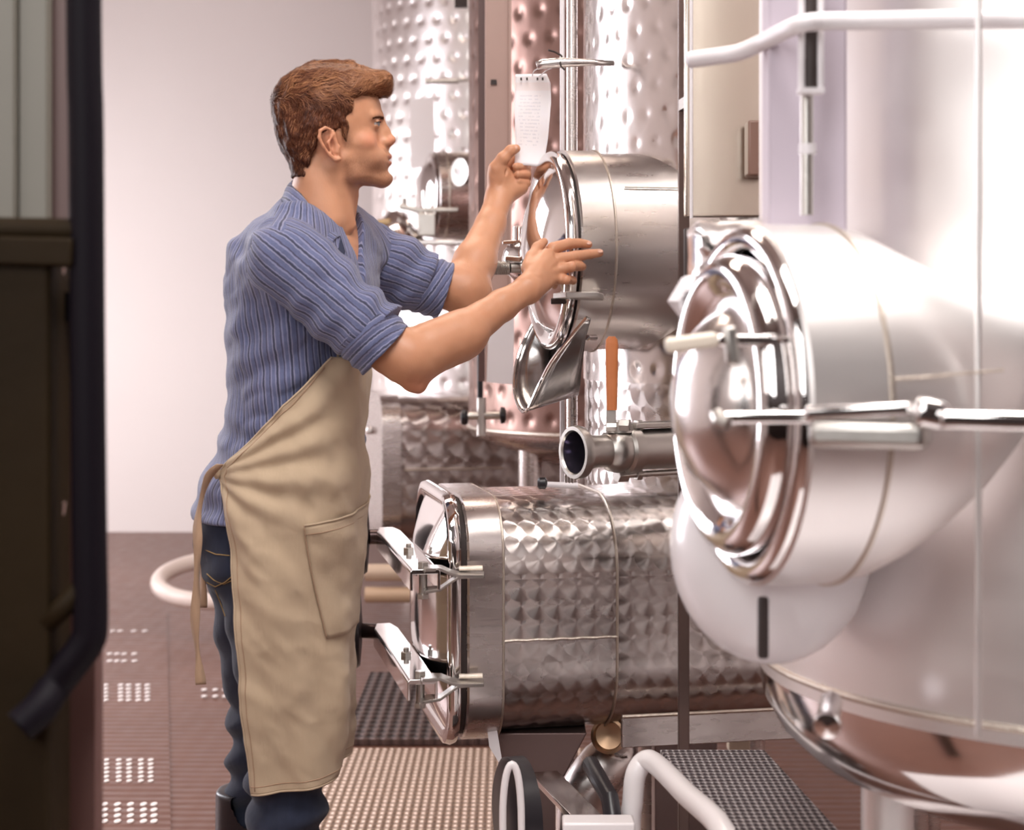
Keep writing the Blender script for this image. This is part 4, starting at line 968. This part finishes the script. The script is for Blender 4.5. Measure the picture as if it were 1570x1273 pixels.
# fingernails, eyes, brows
for c, d, r in ((f1[3],(.5,-.5,.6),.0058),(f2[3],(.5,-.5,.6),.0058)):
    pass
for sg in (-1,1):
    ec = hl(571.5,192.5,sg*.032); c = Vector(h2w(ec[None])[0]); fw = Vector(HROT@np.array([1,-.16,0.04])).normalized()
    e = MB().lathe(c, fw, [(-.0115*math.cos(a)*-1 if False else .0122*math.cos(a), max(.0122*math.sin(a), 1e-5)) for a in np.linspace(math.pi*.98, .02, 22)], 28).build('eyeball', mat('eye_white', (.40,.33,.31), .2), body, smooth=180)
    cap = lambda a0, a1, R_: [(R_*math.cos(math.radians(a)), max(R_*math.sin(math.radians(a)), 1e-5)) for a in np.linspace(a0, a1, 6)]
    MB().lathe(c, fw, cap(31, 0, .01235), 28, False, False).build('iris', mat('blue_grey_iris', (.07,.10,.13), .1), e, smooth=180)
    MB().lathe(c, fw, cap(12, 0, .01245), 20, False, False).build('pupil', 'black', e)
    lash = [c+Vector(HROT@np.array(v)) for v in ((.0135,sg*-.006,.0036),(.0138,0,.0043),(.0122,sg*.006,.0041),(.0088,sg*.0112,.0028),(.0065,sg*.0135,.0012))]
    MB().tube(dens(lash, 3), .0008, 5).build('eyelashes', mat('dark_lash', (.02,.01,.008), .8), body, smooth=180)
# nails as thin caps
def nail(parent, c, nrm, along, rw, rl):
    n = Vector(nrm).normalized(); a = Vector(along); a = (a-n*a.dot(n)).normalized(); b = n.cross(a)
    rows = [[Vector(c)+a*(rl*s*math.cos(q))+b*(rw*s*math.sin(q))+n*(h) for q in np.linspace(0, 2*math.pi, 16, endpoint=False)] for s, h in ((1,-.0012),(.95,.0004),(.6,.0012),(.1,.0014))]
    return MB().grid(rows, True, True, True).build('fingernail', M['nail'], parent, smooth=180)
M['nail'] = mat('nail', (.60,.33,.24), .3)
nail(body, w(903,372.5,TY-.0055), (.1,-.75,.65), (1,0,.05), .0052,.0062); nail(body, w(920,385.0,TY-.0115), (.1,-.75,.65), (1,0,.05), .0054,.0064)
nail(body, w(788.5,227.5,3.5425), (-.25,-1,.15), (1,0,.2), .0062,.0075)
# ------------------------------------------------------------------ hair
hairm = mat('auburn_hair', (.10,.032,.016), .85, Coat_Weight=.0); t = NT(hairm)
t.b.inputs['Specular IOR Level'].default_value = .08; hcol = t.mix(t.noise(55, 4), (.040,.013,.008), (.13,.045,.022)); t.color(hcol); t.bump(t.noise(400, 3, t.obj((1,1,1))), .6, .003)
strandm = mat('auburn_strand', (.16,.055,.028), .5, Specular_IOR_Level=.22); t = NT(strandm)
hinfo = t.n('ShaderNodeAttribute'); hinfo.attribute_name = 'st'
t.color(t.ramp(hinfo.outputs['Fac'], [(0,(.045,.014,.008)),(.45,(.15,.050,.024)),(1,(.46,.21,.10))]))
HF = Field((-.14,-.115,-.11), (.14,.115,.16), .0026)
rows = []
for py, xf, xb, wd in ((100,540,478,.020),(104,562,466,.036),(112,582,450,.054),(122,590,438,.066),(134,592,428,.075),(146,584,423,.0805),(160,576,420,.0835),(178,566,419,.0845),(195,552,420.5,.084),(210,545,424,.082),(225,530,430,.076),(240,520,437,.070),(256,510,445,.062),(272,500,450,.050)):
    f = hl(xf,py); b = hl(xb,py); rows.append((f[2], (f[0]+b[0])/2, 0, (f[0]-b[0])/2, wd, 0))
HF.stack(rows, .003, .010, p=2.3)
HF.ell(hl(584,126), (.017,.045,.016), .012); HF.ell(hl(590,135,-.008), (.009,.034,.011), .008)
# carve the face and the area in front of / below the hairline (per height: how far forward hair may reach)
pz = np.array([300,262,250,240,228,212,206,200,193,185,175,165,158,150,146,141,136,90])
pf = np.array([470,474,478,482,486,488,512,530,532,534,536,538,541,552,568,579,600,620])
zz_ = (200-pz)/KH; xx_ = (pf-510)/KH; order = np.argsort(zz_)
X = HF.ax[0][:,None,None]; Yh = HF.ax[1][None,:,None]; Z = HF.ax[2][None,None,:]
lim = np.interp(Z, zz_[order], xx_[order])
mid = np.interp(Z, [(200-160)/KH, (200-143)/KH], [(541-510)/KH, (571-510)/KH])
# around the front of the head the hairline is at about py 146
side = np.clip(np.abs(Yh)/.055, 0, 1)
front_lim = lim*side+(1-side)*np.where(Z < (200-150)/KH, (470-510)/KH*0+.030, .15)
HF.val = np.maximum(HF.val, X-front_lim)
HF.cone(hl(526,196,-.0765), hl(530,222,-.0745), .0075,.003,.005); HF.cone(hl(526,196,.0765), hl(530,222,.0745), .0075,.003,.005)
HF.disp(lambda x, y, z: .0065*fbm(x, y, z, 55, 3))
V, F = HF.mesh(); V = smooth_mesh(V, F, 1, .5)
hair = npmesh('hair', h2w(V), F, hairm, body)
# strands swept over the cap, built as thin tapered ribbons
def field_at(P3):
    q = (P3-HF.lo)/HF.h; q = np.clip(q, 0, np.array(HF.val.shape)-2.001); i = q.astype(int); f = q-i; r = 0
    for a in (0,1):
        for b in (0,1):
            for c in (0,1):
                r = r+HF.val[i[:,0]+a,i[:,1]+b,i[:,2]+c]*(f[:,0] if a else 1-f[:,0])*(f[:,1] if b else 1-f[:,1])*(f[:,2] if c else 1-f[:,2])
    return r
def grad(P3):
    e = .003; g = np.stack([field_at(P3+np.eye(3)[i]*e)-field_at(P3-np.eye(3)[i]*e) for i in range(3)], 1)
    return g/np.maximum(np.linalg.norm(g, axis=1), 1e-6)[:,None]
NS = 26000
pick = rng.integers(0, len(V), NS); pos = V[pick]+rng.normal(0, .001, (NS,3))
top = np.clip((pos[:,2]-.035)/.03, 0, 1)[:,None]; fr = np.clip((pos[:,0]+.02)/.06, 0, 1)[:,None]
sgn = np.sign(pos[:,1:2]+1e-4)
flow_top = np.concatenate([np.full((NS,1), 1.0), .35*sgn*np.ones((NS,1)), .25*np.ones((NS,1))], 1)
flow_side = np.concatenate([-.25+.4*fr, 0*sgn, -1*np.ones((NS,1))], 1)
flow = flow_top*top+flow_side*(1-top)
wx = vnoise(pos[:,0], pos[:,1], pos[:,2], 28)[:,None]; flow = flow+np.concatenate([wx*0, wx*1.6*np.sign(1), -wx*1.2*(1-top)+wx*1.5*top], 1)
flow /= np.linalg.norm(flow, axis=1)[:,None]
length = (.010+.026*top[:,0]+.006*rng.random(NS))*(.7+.6*rng.random(NS)); nseg = 7
ph = 6.28*vnoise(pos[:,0], pos[:,1], pos[:,2], 40)*2
pts = []; cur = pos.copy(); off = -.001+.0055*rng.random(NS)*(.25+.75*top[:,0]); wid = []
for s in range(nseg):
    g = grad(cur); d = field_at(cur); cur = cur-g*(d-off-.0012*s/nseg*(1+2*top[:,0]))[:,None]*.9
    pts.append(cur.copy()); tdir = flow-g*(flow*g).sum(1)[:,None]; tdir /= np.maximum(np.linalg.norm(tdir, axis=1), 1e-6)[:,None]
    sd = np.cross(g, tdir); wid.append(sd)
    wv = np.sin(ph+s*.95)*(.30+.5*top[:,0]); st_ = tdir+sd*wv[:,None]; cur = cur+st_*(length/nseg)[:,None]
Vs = []; Fs = []; hw_ = .00042*(.6+.8*rng.random(NS))
for s in range(nseg):
    ww = (hw_*(1.0 if s < 4 else (1-(s-3)/4)+.15))[:,None]
    Vs += [pts[s]-wid[s]*ww, pts[s]+wid[s]*ww]
Vs = np.stack(Vs, 1).reshape(-1, 3); base = np.arange(NS)*2*nseg
for s in range(nseg-1): Fs.append(np.stack([base+2*s, base+2*s+1, base+2*s+3, base+2*s+2], 1))
ton = np.repeat(np.clip(.30+.50*top[:,0]*(.55+.45*fr[:,0])+.22*rng.normal(0, 1, NS)+.5*vnoise(pos[:,0], pos[:,1], pos[:,2], 60), 0, 1), 2*nseg)  # paler towards top and front: warm highlight painted into the strand tone
st_o = npmesh('hair_strands', h2w(Vs), np.concatenate(Fs), strandm, hair, {'st': ton})
# eyebrows
def hsurf(z_, y_):
    iz = int(round((z_-H.lo[2])/H.h)); iy = int(round((y_-H.lo[1])/H.h)); col = H.val[:,iy,iz]; k = np.nonzero(col < 0)[0].max()
    return np.array([H.ax[0][k]+H.h*(-col[k]/(col[k+1]-col[k])), y_, z_])
Vb = []; Fb = []; n = 0
for sg in (-1,1):
    for i in range(380):
        tt = rng.random(); c = hl(584.5-15*tt, 182.5-3.2*math.sin(tt*2.2)+tt*5.0+rng.normal(0,1.0)*(1-.5*tt), sg*(.011+.041*tt))
        c = hsurf(c[2], c[1])+np.array([.0006,0,0]); d = np.array([-.35-.3*tt, sg*.8, .25-.5*tt+rng.normal(0,.2)]); d /= np.linalg.norm(d); L = .006+.003*rng.random()
        sdv = np.array([0,0,1.0])*.0004; nrm = np.array([.0022,sg*.0006,0])
        Vb += [c-sdv, c+sdv, c+d*L+nrm*.4]; Fb.append([n,n+1,n+2]); n += 3
npmesh('eyebrow', h2w(np.array(Vb)), np.array(Fb), hairm, body)

# ------------------------------------------------------------------ shirt
def arm_coords(V, a, b):
    ax = (b-a)/np.linalg.norm(b-a); d = V-a; l = d@ax; r = d-l[:,None]*ax
    u = np.cross(ax, [0,1,0.]); u /= np.linalg.norm(u); v = np.cross(ax, u); return np.arctan2(r@v, r@u), l, np.linalg.norm(r, axis=1)
ST = Field((P(285,0,3.2).x, 2.95, P(0,815,3.2).z), (P(605,0,3.2).x, 3.47, P(0,262,3.2).z), .0036)
ST.stack(torso_rows(0), .02)
ST.cone(w(455,352,3.09), SHn, .052,.070,.03); ST.cone(w(520,345,3.28), w(556,388,3.345), .050,.070,.03)
ST.cone(w(396,400,3.13), w(392,440,3.14), .05,.05,.03)
def tfold(x, y, z):
    px = x*790+785; pz = 494-(z-1.35)*790
    f = .0070*fbm(x*1.0, y*1.3, z*.7, 9, 3)+.015*(.12-np.abs(fbm(x*1.2, y, z*.8+x*.5, 8, 2)))+.006*(.1-np.abs(fbm(x, y, z*1.4-x*.8, 19, 2)))
    f += .0030*np.sin((px*.55+pz*.9)/9.0+3*fbm(x, y, z, 6, 2))*np.clip((pz-430)/80, 0, 1)*np.clip(1-(pz-560)/90, 0, 1)
    f += .0045*np.sin((pz*1.0-px*.25)/8.0+4*fbm(x, y, z, 5, 2))*np.clip((pz-620)/50, 0, 1)
    f += .0028*np.sin((px*.9-pz*.5)/8.0+3*fbm(x, y, z, 7, 2))*np.clip((460-pz)/60, 0, 1)
    return f
ST.disp(tfold)
# neck opening and V at the front
ST.cone(w(503,262,3.18), w(494,330,3.18), .067,.067,.006,'sub')
ST.cone(w(526,322,3.17), w(560,440,3.125), .044, .003, .004, op='sub')
V, F = ST.mesh(); V = smooth_mesh(V, F, 2, .5)
bk = np.interp(V[:,2], [P(0,700,3.2).z, P(0,400,3.2).z], [0, 1])
yawt = np.radians(-22*bk); cx = np.interp(V[:,2], [P(0,785,3.2).z, P(0,400,3.2).z], [P(425,0,3.2).x, P(468,0,3.2).x])
dx = V[:,0]-cx; dy = V[:,1]-3.2; u = dx*np.cos(yawt)+dy*np.sin(yawt); v = -dx*np.sin(yawt)+dy*np.cos(yawt)
th = np.arctan2(v, u)
shirt = npmesh('shirt', V, F, M['shirt'], body, {'st': th*.165+.15*u*0+.5})
def sleeve(A, B, CUT, rA, rB, lo, hi, cutn, foldfn, inner, nameextra=None):
    L = Field(lo, hi, .0040); L.chain([A, A+(B-A)*.35, A+(B-A)*.7, B], rA, .02)
    L.disp(foldfn); L.cut(CUT, cutn)
    L.cone(inner[0], inner[1], inner[2], inner[3], .004, 'sub')
    V, F = L.mesh(); V = smooth_mesh(V, F, 2, .5); th, l, r = arm_coords(V, A, B)
    return npmesh('sleeve', V, F, M['shirt'], shirt, {'st': th*.062+.3})
def nf(x, y, z):
    V_ = np.stack([x, y, z], 1); th, l, r = arm_coords(V_, SHn, ELn)
    f = .0075*fbm(x, y, z, 11, 3)+.019*(.12-np.abs(fbm(x, y, z, 9, 2)))+.007*(.1-np.abs(fbm(x, y, z, 20, 2)))+.0050*np.sin(l*95+2.2*np.cos(th+.6)+5*fbm(x, y, z, 7, 2))*np.clip((l-.04)/.08, 0, 1)
    f += .004*np.sin(th*4+l*22)*np.clip(1-l/.12, 0, 1)
    return f
Bn = w(592,526,3.0); dn = (Bn-SHn)/np.linalg.norm(Bn-SHn)
sleeve(SHn, Bn, w(578,515,3.0), [.078,.074,.066,.062], .06, w(360,620,2.88), w(360,310,3.17)+np.array([.36,0,0]), dn, nf, (w(520,470,3.01), w(600,532,3.0), .040,.046))
def cuff(c0, c1, r0, r1, inner, A, B, seed):
    c0 = np.array(c0); c1 = np.array(c1); lo = np.minimum(c0, c1)-.1; hi = np.maximum(c0, c1)+.1
    L = Field(lo, hi, .0034); d = c1-c0; dn_ = d/np.linalg.norm(d); L.cone(c0-dn_*.06, c1+dn_*.06, r0, r1, .004)
    L.cut(c1, dn_); L.cut(c0, -dn_)
    L.disp(lambda x, y, z: .0055*fbm(x+seed, y, z, 16, 3)+.0022*np.sin(((np.stack([x,y,z],1)-c0)@dn_)*260+4*fbm(x+seed, y, z, 9, 2)))
    L.cone(c0-dn_*.05, c1+dn_*.05, inner, inner, .008, 'sub')
    V, F = L.mesh(); V = smooth_mesh(V, F, 3, .5); th, l, r = arm_coords(V, A, B)
    return npmesh('rolled_cuff', V, F, M['shirt'], shirt, {'st': l*.95+th*.012})
cuff(w(552,500,3.0), w(592,537,3.0), .0645, .0600, .0485, SHn, Bn, 0)
Bf = w(668,440,3.39)
def ff(x, y, z):
    V_ = np.stack([x, y, z], 1); th, l, r = arm_coords(V_, SHf, Bf)
    return .008*fbm(x, y, z, 11, 3)+.017*(.12-np.abs(fbm(x, y, z, 9, 2)))+.007*(.1-np.abs(fbm(x, y, z, 20, 2)))+.0045*np.sin(l*90-2.0*np.cos(th)+4*fbm(x, y, z, 7, 2))
df = (Bf-SHf)/np.linalg.norm(Bf-SHf)
sleeve(SHf, Bf, w(652,436,3.39), [.074,.072,.064,.060], .06, w(500,520,3.24), w(500,310,3.50)+np.array([.28,0,0]), df, ff, (w(610,425,3.38), w(672,440,3.39), .040,.049))
cuff(w(634,432,3.385), w(681,447,3.395), .0630, .0575, .0495, SHf, Bf, 3)
# collar: two leaves folded over a stand
def leaf(top_, bot, name, m, solid=.0022, bulge=.006):
    A_ = dens([P(*q) for q in top_], 4); B_ = dens([P(*q) for q in bot], 4)
    rows = []
    for t_ in (0,.12,.3,.55,.8,1):
        rows.append([a.lerp(b, t_)+Vector((-.3,-1,.5)).normalized()*bulge*math.sin(math.pi*min(t_*1.2,1)) for a, b in zip(A_, B_)])
    mb = MB().grid(rows, False); o = mb.build(name, m, shirt, solid=solid, smooth=180)
    at = o.data.attributes.new('st', 'FLOAT', 'POINT'); n_ = len(A_)
    acc = [0]; 
    for i in range(1, n_): acc.append(acc[-1]+(A_[i]-A_[i-1]).length*.55+(B_[i]-B_[i-1]).length*.45)
    at.data.foreach_set('value', [acc[j]*.15+ti*.045 for ti in (0,.12,.3,.55,.8,1) for j in range(n_)]); return o
leaf([(470,268,3.27),(450,276,3.22),(452,284,3.15),(468,306,3.105),(490,334,3.09),(508,352,3.09),(522,362,3.095)],
     [(462,296,3.28),(434,302,3.20),(437,314,3.11),(456,338,3.07),(478,356,3.06),(496,370,3.06),(506,378,3.065)], 'collar', 'shirt')
leaf([(470,268,3.27),(500,288,3.28),(520,310,3.265),(530,330,3.24),(533,348,3.22)], [(475,296,3.30),(512,312,3.31),(545,335,3.30),(560,362,3.27),(553,384,3.22)], 'collar', 'shirt')
leaf([(522,362,3.10),(526,375,3.09),(529,386,3.085)], [(507,376,3.085),(512,384,3.075),(526,397,3.065)], 'collar_stand', mat('dark_inner_collar', (.025,.03,.06), .9), bulge=.001)
def onsurf(px, py, fld, off=.001):
    """first point of the field's surface along the view ray through (px,py)"""
    Ys = np.arange(2.85, 3.40, .002); pts_ = np.array([P(px,py,Y) for Y in Ys]); qf = (pts_-fld.lo)/fld.h
    ok = (qf >= 0).all(1) & (qf < np.array(fld.val.shape)-1).all(1); val = np.full(len(Ys), .05); ii = np.rint(qf[ok]).astype(int); val[ok] = fld.val[tuple(ii.T)]
    k = np.argmax(val < 0); Y = Ys[k] if val[k] < 0 else 3.12
    return P(px, py, Y-off)
def leaf2(top_, bot, name):
    T_ = [onsurf(x, y, ST, .006) for x, y in top_]; B__ = [onsurf(x, y, ST, .004) for x, y in bot]
    return leaf([(785+F_PX*p.x/p.y, HZ+(CH-p.z)*F_PX/p.y, p.y) for p in T_], [(785+F_PX*p.x/p.y, HZ+(CH-p.z)*F_PX/p.y, p.y) for p in B__], name, 'shirt', bulge=.001)
leaf2([(530,392),(540,414),(550,438),(558,462)], [(523,396),(532,418),(542,442),(550,466)], 'placket')
for px, py in ((533,404),(543,428),(551,450)):
    MB().lathe(onsurf(px, py, ST, .010), (0,-1,.2), [(0,.0055),(.002,.0055),(.003,.004)], 16).build('button', mat('dark_button', (.06,.055,.07), .3), shirt)

# ------------------------------------------------------------------ jeans and boots
JN = Field((P(275,0,3.2).x, 2.93, .10), (P(600,0,3.2).x, 3.50, P(0,740,3.2).z), .0052)
JN.stack([(P(0,740,3.2).z,)+(P(432,0,3.2).x,3.2,.132,.148,0), (P(0,800,3.2).z,)+(P(424,0,3.2).x,3.2,.146,.158,0), (P(0,860,3.2).z,)+(P(428,0,3.2).x,3.2,.140,.165,0)], .03)
JN.ell(w(370,835,3.13), (.085,.078,.105), .04); JN.ell(w(370,835,3.27), (.085,.078,.105), .04)
for L, R in ((legN, rN), (legF, rF)): JN.chain(L, R, .03, flat=(0,1,0), fs=.84)
def jf(x, y, z):
    py = 494-(z-1.35)*815; far = y > 3.21
    kz = np.clip((py-1080)/40, 0, 1)
    f = .006*fbm(x, y, z, 12, 3)+kz*.0085*np.sin(py/9.5+x*18+5*fbm(x, y, z, 7, 2)+far*1.4)+.003*np.sin(py/14+x*60)*(1-kz)
    return f
JN.disp(jf)
V, F = JN.mesh(); V = smooth_mesh(V, F, 2, .5)
jeans = npmesh('jeans', V, F, M['denim'], body)
for L in (((317,880),(328,890),(343,896),(356,890)), ((317,893),(330,900),(345,893),(356,884)), ((303,838),(330,850),(352,852)), ((345,945),(338,925),(330,905))):
    MB().tube([onsurf(x, y, JN, .002) for x, y in L], .0011, 6).build('stitching', 'thread', jeans)
for (L, dx_) in ((legN, .0), (legF, .0)):
    ft = L[-1]; B_ = Field((ft[0]-.14, ft[1]-.09, -.005), (ft[0]+.27, ft[1]+.09, .48), .006)
    B_.chain([(L[3][0]-.01, L[3][1], .40 if L is legF else .30), (ft[0]-.01, ft[1], .16), (ft[0]-.01, ft[1], .07)], [.079 if L is legF else .060,.058,.05], .02)
    B_.cone((ft[0]-.03, ft[1], .045), (ft[0]+.17, ft[1]-.01, .04), .045,.042,.03); B_.cone((ft[0]-.03, ft[1], .02), (ft[0]+.18, ft[1]-.01, .02), .05,.045,.01)
    B_.cut((0,0,.40 if L is legF else .28), (0,0,1)); B_.cut((0,0,0.0), (0,0,-1))
    V, F = B_.mesh(); npmesh('boot', smooth_mesh(V, F, 2, .5), F, M['black'], body)

# ------------------------------------------------------------------ apron
ZR = [545,575,600,620,660,705,720,760,800,880,970,1060,1120,1182]
EX = [502,470,446,430,388,345,338,342,345,355,367,375,383,390]
FX = [566,565,564,563,562,562,562,562,559,552,546,545,541,530]
CX = [468,462,458,456,452,446,444,440,436,432,436,444,448,450]
BW = [.192,.192,.192,.193,.198,.206,.208,.212,.213,.208,.200,.192,.186,.180]
def apt(py, t_, off=0.0):
    """apron surface point: py row, t 0 (near back edge) .. 1 (far back edge)"""
    ex, fx, cx_, b = [float(np.interp(py, ZR, q)) for q in (EX, FX, CX, BW)]
    a = (fx-cx_)/790; ye = 3.2-b
    Xe = (ex-785)/F_PX*ye; c0_ = (cx_-785)/F_PX*3.2
    for _ in range(3):
        cs = max(-1.4, min(.98, (Xe-c0_)/a)); ph_ = math.acos(max(-.86, cs)); ye = 3.2-b*math.sin(ph_); Xe = (ex-785)/F_PX*ye
    phi0 = ph_
    if cs < -.86: xs = (Xe-c0_)/(a*math.cos(phi0))
    else: xs = 1.0
    phi = -phi0+2*phi0*t_
    c = math.cos(phi); s_ = math.sin(phi)
    # squarer front
    x = c0_+a*(math.copysign(abs(c)**.80, c) if c > 0 else c*xs); y = 3.2+b*math.copysign(abs(s_)**.9, s_)
    z = CH+(HZ-py)/790
    pxl = py; u_ = t_
    n_ = Vector((c, s_*.9, 0)).normalized()
    fold = 0.0
    # pulls radiating from the waist knot and drape
    r_ = math.hypot(t_*1.0, (py-718)/400+1e-3); an = math.atan2((py-718)/400, t_+.02)
    fold += .0075*math.sin(an*11+1.0)*math.exp(-r_*2.0)*min(1, r_*6)
    low = max(0, min(1, (py-760)/250))
    fold += low*.0085*math.sin(t_*19+py*.006+1.2)+.0045*low*math.sin(t_*33-py*.010)
    fold += .010*float(vnoise(np.float64(x), np.float64(y), np.float64(z*.7), 13))+.005*float(vnoise(np.float64(x+z*.5), np.float64(y), np.float64(z+x*.6), 34))
    fold += .016*(.10-abs(float(vnoise(np.float64(x+z*.35), np.float64(y*.7), np.float64(z*.8-x*.3), 10))))+.007*(.10-abs(float(vnoise(np.float64(x-z*.4), np.float64(y), np.float64(z+x*.5), 22))))
    fold += .006*math.exp(-((py-930-120*(t_-.3))/28)**2)*max(0, min(1, t_*4))*math.exp(-((t_-.42)/.15)**2)
    return Vector((x, y, z))+n_*(fold+off)
NT_, NZ = 120, 170
rows = []
for i in range(NZ):
    py = 545+(1182-545)*i/(NZ-1)
    rows.append([apt(py-14*math.sin(math.pi*j/(NT_-1))*(i/(NZ-1))**4*1.0, j/(NT_-1)) for j in range(NT_)])
# bib above: continue upwards under the arm
ap = MB().grid(rows, False).build('apron', 'apron', body, solid=.0022, smooth=180)
bib = []
for i in range(24):
    py = 545-(545-452)*i/23; hw_i = .105-.02*i/23
    r = []
    for j in range(30):
        s_ = -hw_i+2*hw_i*j/29; a = math.radians(np.interp(py, [452,545], [-21,-14])); cc_ = P(float(np.interp(py, [452,545], [470,466])), py, 3.2)
        dpt = float(np.interp(py, [452,545], [.128,.122])); fwd = Vector((math.cos(a), math.sin(a), 0)); sd_ = Vector((-math.sin(a), math.cos(a), 0))
        r.append(cc_+fwd*(dpt*math.sqrt(max(0, 1-(s_/.19)**2))+.004)+sd_*s_)
    bib.append(r)
MB().grid(bib, False).build('bib', 'apron', ap, solid=.002, smooth=180)
for sg in (0, 29):
    top_ = bib[-1][sg]; MB().tube(dens([top_, top_.lerp(P(540,400,3.15 if sg == 0 else 3.25), .6), P(536,385,3.15) if sg == 0 else P(540,380,3.25)], 5), .010, 8, flat=.15).build('neck_strap', 'apron_dark', ap)
# hems, pocket
def strip(pts_, r, name, m='apron', par=ap, flat=1.0): return MB().tube(pts_, r, 6, flat=flat).build(name, m, par, smooth=180)
strip([apt(py, .022, .0015) for py in np.linspace(560,1175,90)], .0009, 'hem_stitch', 'apron_dark')
strip([apt(py, .0, .0) for py in np.linspace(545,1182,120)], .0022, 'side_hem')
strip([apt(1182-14*math.sin(math.pi*t_), t_, .0) for t_ in np.linspace(0,1,90)], .0024, 'bottom_hem')
strip([apt(1170-14*math.sin(math.pi*t_), t_, .0012) for t_ in np.linspace(0,1,90)], .0009, 'hem_stitch', 'apron_dark')
def tpx(px, py):
    lo_, hi_ = 0.0, .5
    for _ in range(22):
        m_ = (lo_+hi_)/2; q_ = apt(py, m_); X_ = 785+F_PX*q_.x/q_.y
        if X_ < px: lo_ = m_
        else: hi_ = m_
    return m_
def zpy(px, py):
    """surface point that projects near (px,py)"""
    q_ = apt(py, tpx(px, py)); return q_
pk = []
for i in range(26):
    f_ = i/25; r = []
    for j in range(30):
        g_ = j/29
        x0 = 466+(500-466)*f_**1.3; t0 = tpx(x0, 785+165*f_); ytop = 786-22*g_; ybot = 955-5*g_
        py = ytop+(ybot-ytop)*f_; r.append(apt(py, t0+(.62-t0)*g_, .0035+.006*(1-f_)**3*math.sin(math.pi*min(1,g_*2))))
    pk.append(r)
pocket = MB().grid(pk, False).build('pocket', 'apron', ap, solid=.0016, smooth=180)
strip([r+Vector((0,-.001,0)) for r in pk[0]], .0022, 'pocket_hem', par=pocket)
strip([pk[i][0]+Vector((0,-.001,0)) for i in range(26)], .0011, 'pocket_seam', 'apron_dark', pocket)
strip([pk[2][j]+Vector((0,-.0015,0)) for j in range(30)], .0008, 'pocket_seam', 'apron_dark', pocket)
# waist ties
kn = apt(712, 0, .004)
MB().lathe(kn+Vector((-.004,0,0)), (0,-1,0), [(-.008,.004),(-.004,.011),(.004,.011),(.008,.004)], 16, sq=(.6,1.3)).build('tie_knot', 'apron', ap, smooth=180)
def ribbon(pts_, wdt, name, m='apron_dark'):
    c = dens([P(*q) for q in pts_], 6); rows = []
    for k in (-1,1): rows.append([p+Vector((k*wdt*(.8+.3*math.sin(i*.5)), .004*math.sin(i*.35)*k, 0)) for i, p in enumerate(c)])
    return MB().grid(rows, False).build(name, m, ap, solid=.0016, smooth=180)
ribbon([(337,712,3.02),(318,735,3.03),(304,790,3.05),(303,840,3.04),(301,900,3.04),(299,960,3.04),(304,1010,3.04),(308,1050,3.04)], .0085, 'tie_string')
ribbon([(315,800,3.12),(309,850,3.10),(311,890,3.10),(312,932,3.10)], .007, 'tie_string')

# ------------------------------------------------------------------ the paper tag he holds
tg = thing('paper_tag', tuple(P(815,180,3.56)), 'white printed paper tag held up by the man, tied to the rail', 'tag')
pm = mat('printed_paper', (.84,.80,.82), .6, Subsurface_Weight=.1); t = NT(pm)
uvn = t.n('ShaderNodeUVMap'); sp = t.n('ShaderNodeSeparateXYZ'); t.l(uvn.outputs[0], sp.inputs[0])
rows_ = []
YT = 3.56
for i in range(30):
    f_ = i/29; py = 114+138*f_
    xl = float(np.interp(f_, [0,.3,.7,1], [790,789,790,789])); xr = float(np.interp(f_, [0,.1,.3,.7,1], [838,844,845,840,833])); tilt_ = float(np.interp(f_, [0,1], [-1,4]))
    rows_.append([P(xl+(xr-xl)*j/14, py+tilt_*j/14, YT+.012*math.sin(j/14*3.1)*math.sin(f_*3)+.004*math.sin(f_*9)+(.004*f_)) for j in range(15)])
u_ = t.m('DIVIDE', sp.outputs[0], .068); v_ = t.m('DIVIDE', sp.outputs[1], .195)
def band(x, a, b): return t.m('MULTIPLY', t.m('GREATER_THAN', x, a), t.m('LESS_THAN', x, b))
ln = t.m('LESS_THAN', t.m('FRACT', t.m('MULTIPLY', v_, 26.0)), .34)
br = t.m('GREATER_THAN', t.noise(1.0, 1, t.v('MULTIPLY', uvn.outputs[0], (160,130,1))), .47)
txt = t.m('MULTIPLY', t.m('MULTIPLY', ln, br), t.m('MULTIPLY', band(u_, .12,.82), band(v_, .22,.80)))
c = t.mix(t.m('MULTIPLY', band(v_, .09, .18), .35), (.84,.80,.82), (.80,.62,.58))
c = t.mix(t.m('MULTIPLY', txt, .35), c, (.38,.38,.46)); t.color(c)
tob = MB().grid(rows_, False).build('tag_sheet', pm, tg, solid=.0006, smooth=180)
for x in (799,808,824,832):
    MB().box(P(x,121,YT-.002), (.0038,.0012,.006)).build('punched_hole', 'rubber', tob)
st2 = MB(); st2.tube(dens([P(816,116,3.555), P(820,108,3.54), P(834,102,3.515), P(846,104,3.535), P(838,108,3.55), P(827,117,3.558)], 4), .0012, 6)
st2.build('tag_string', 'pale_plate', tg, smooth=180)
MB().tube(dens([P(866,107,3.50), P(860,101,3.505), P(859,92,3.515), P(861,86,3.53), P(851,80,3.52), P(841,77,3.51)], 4), .0022, 6).build('wire_tie', 'rubber', tg, smooth=180)
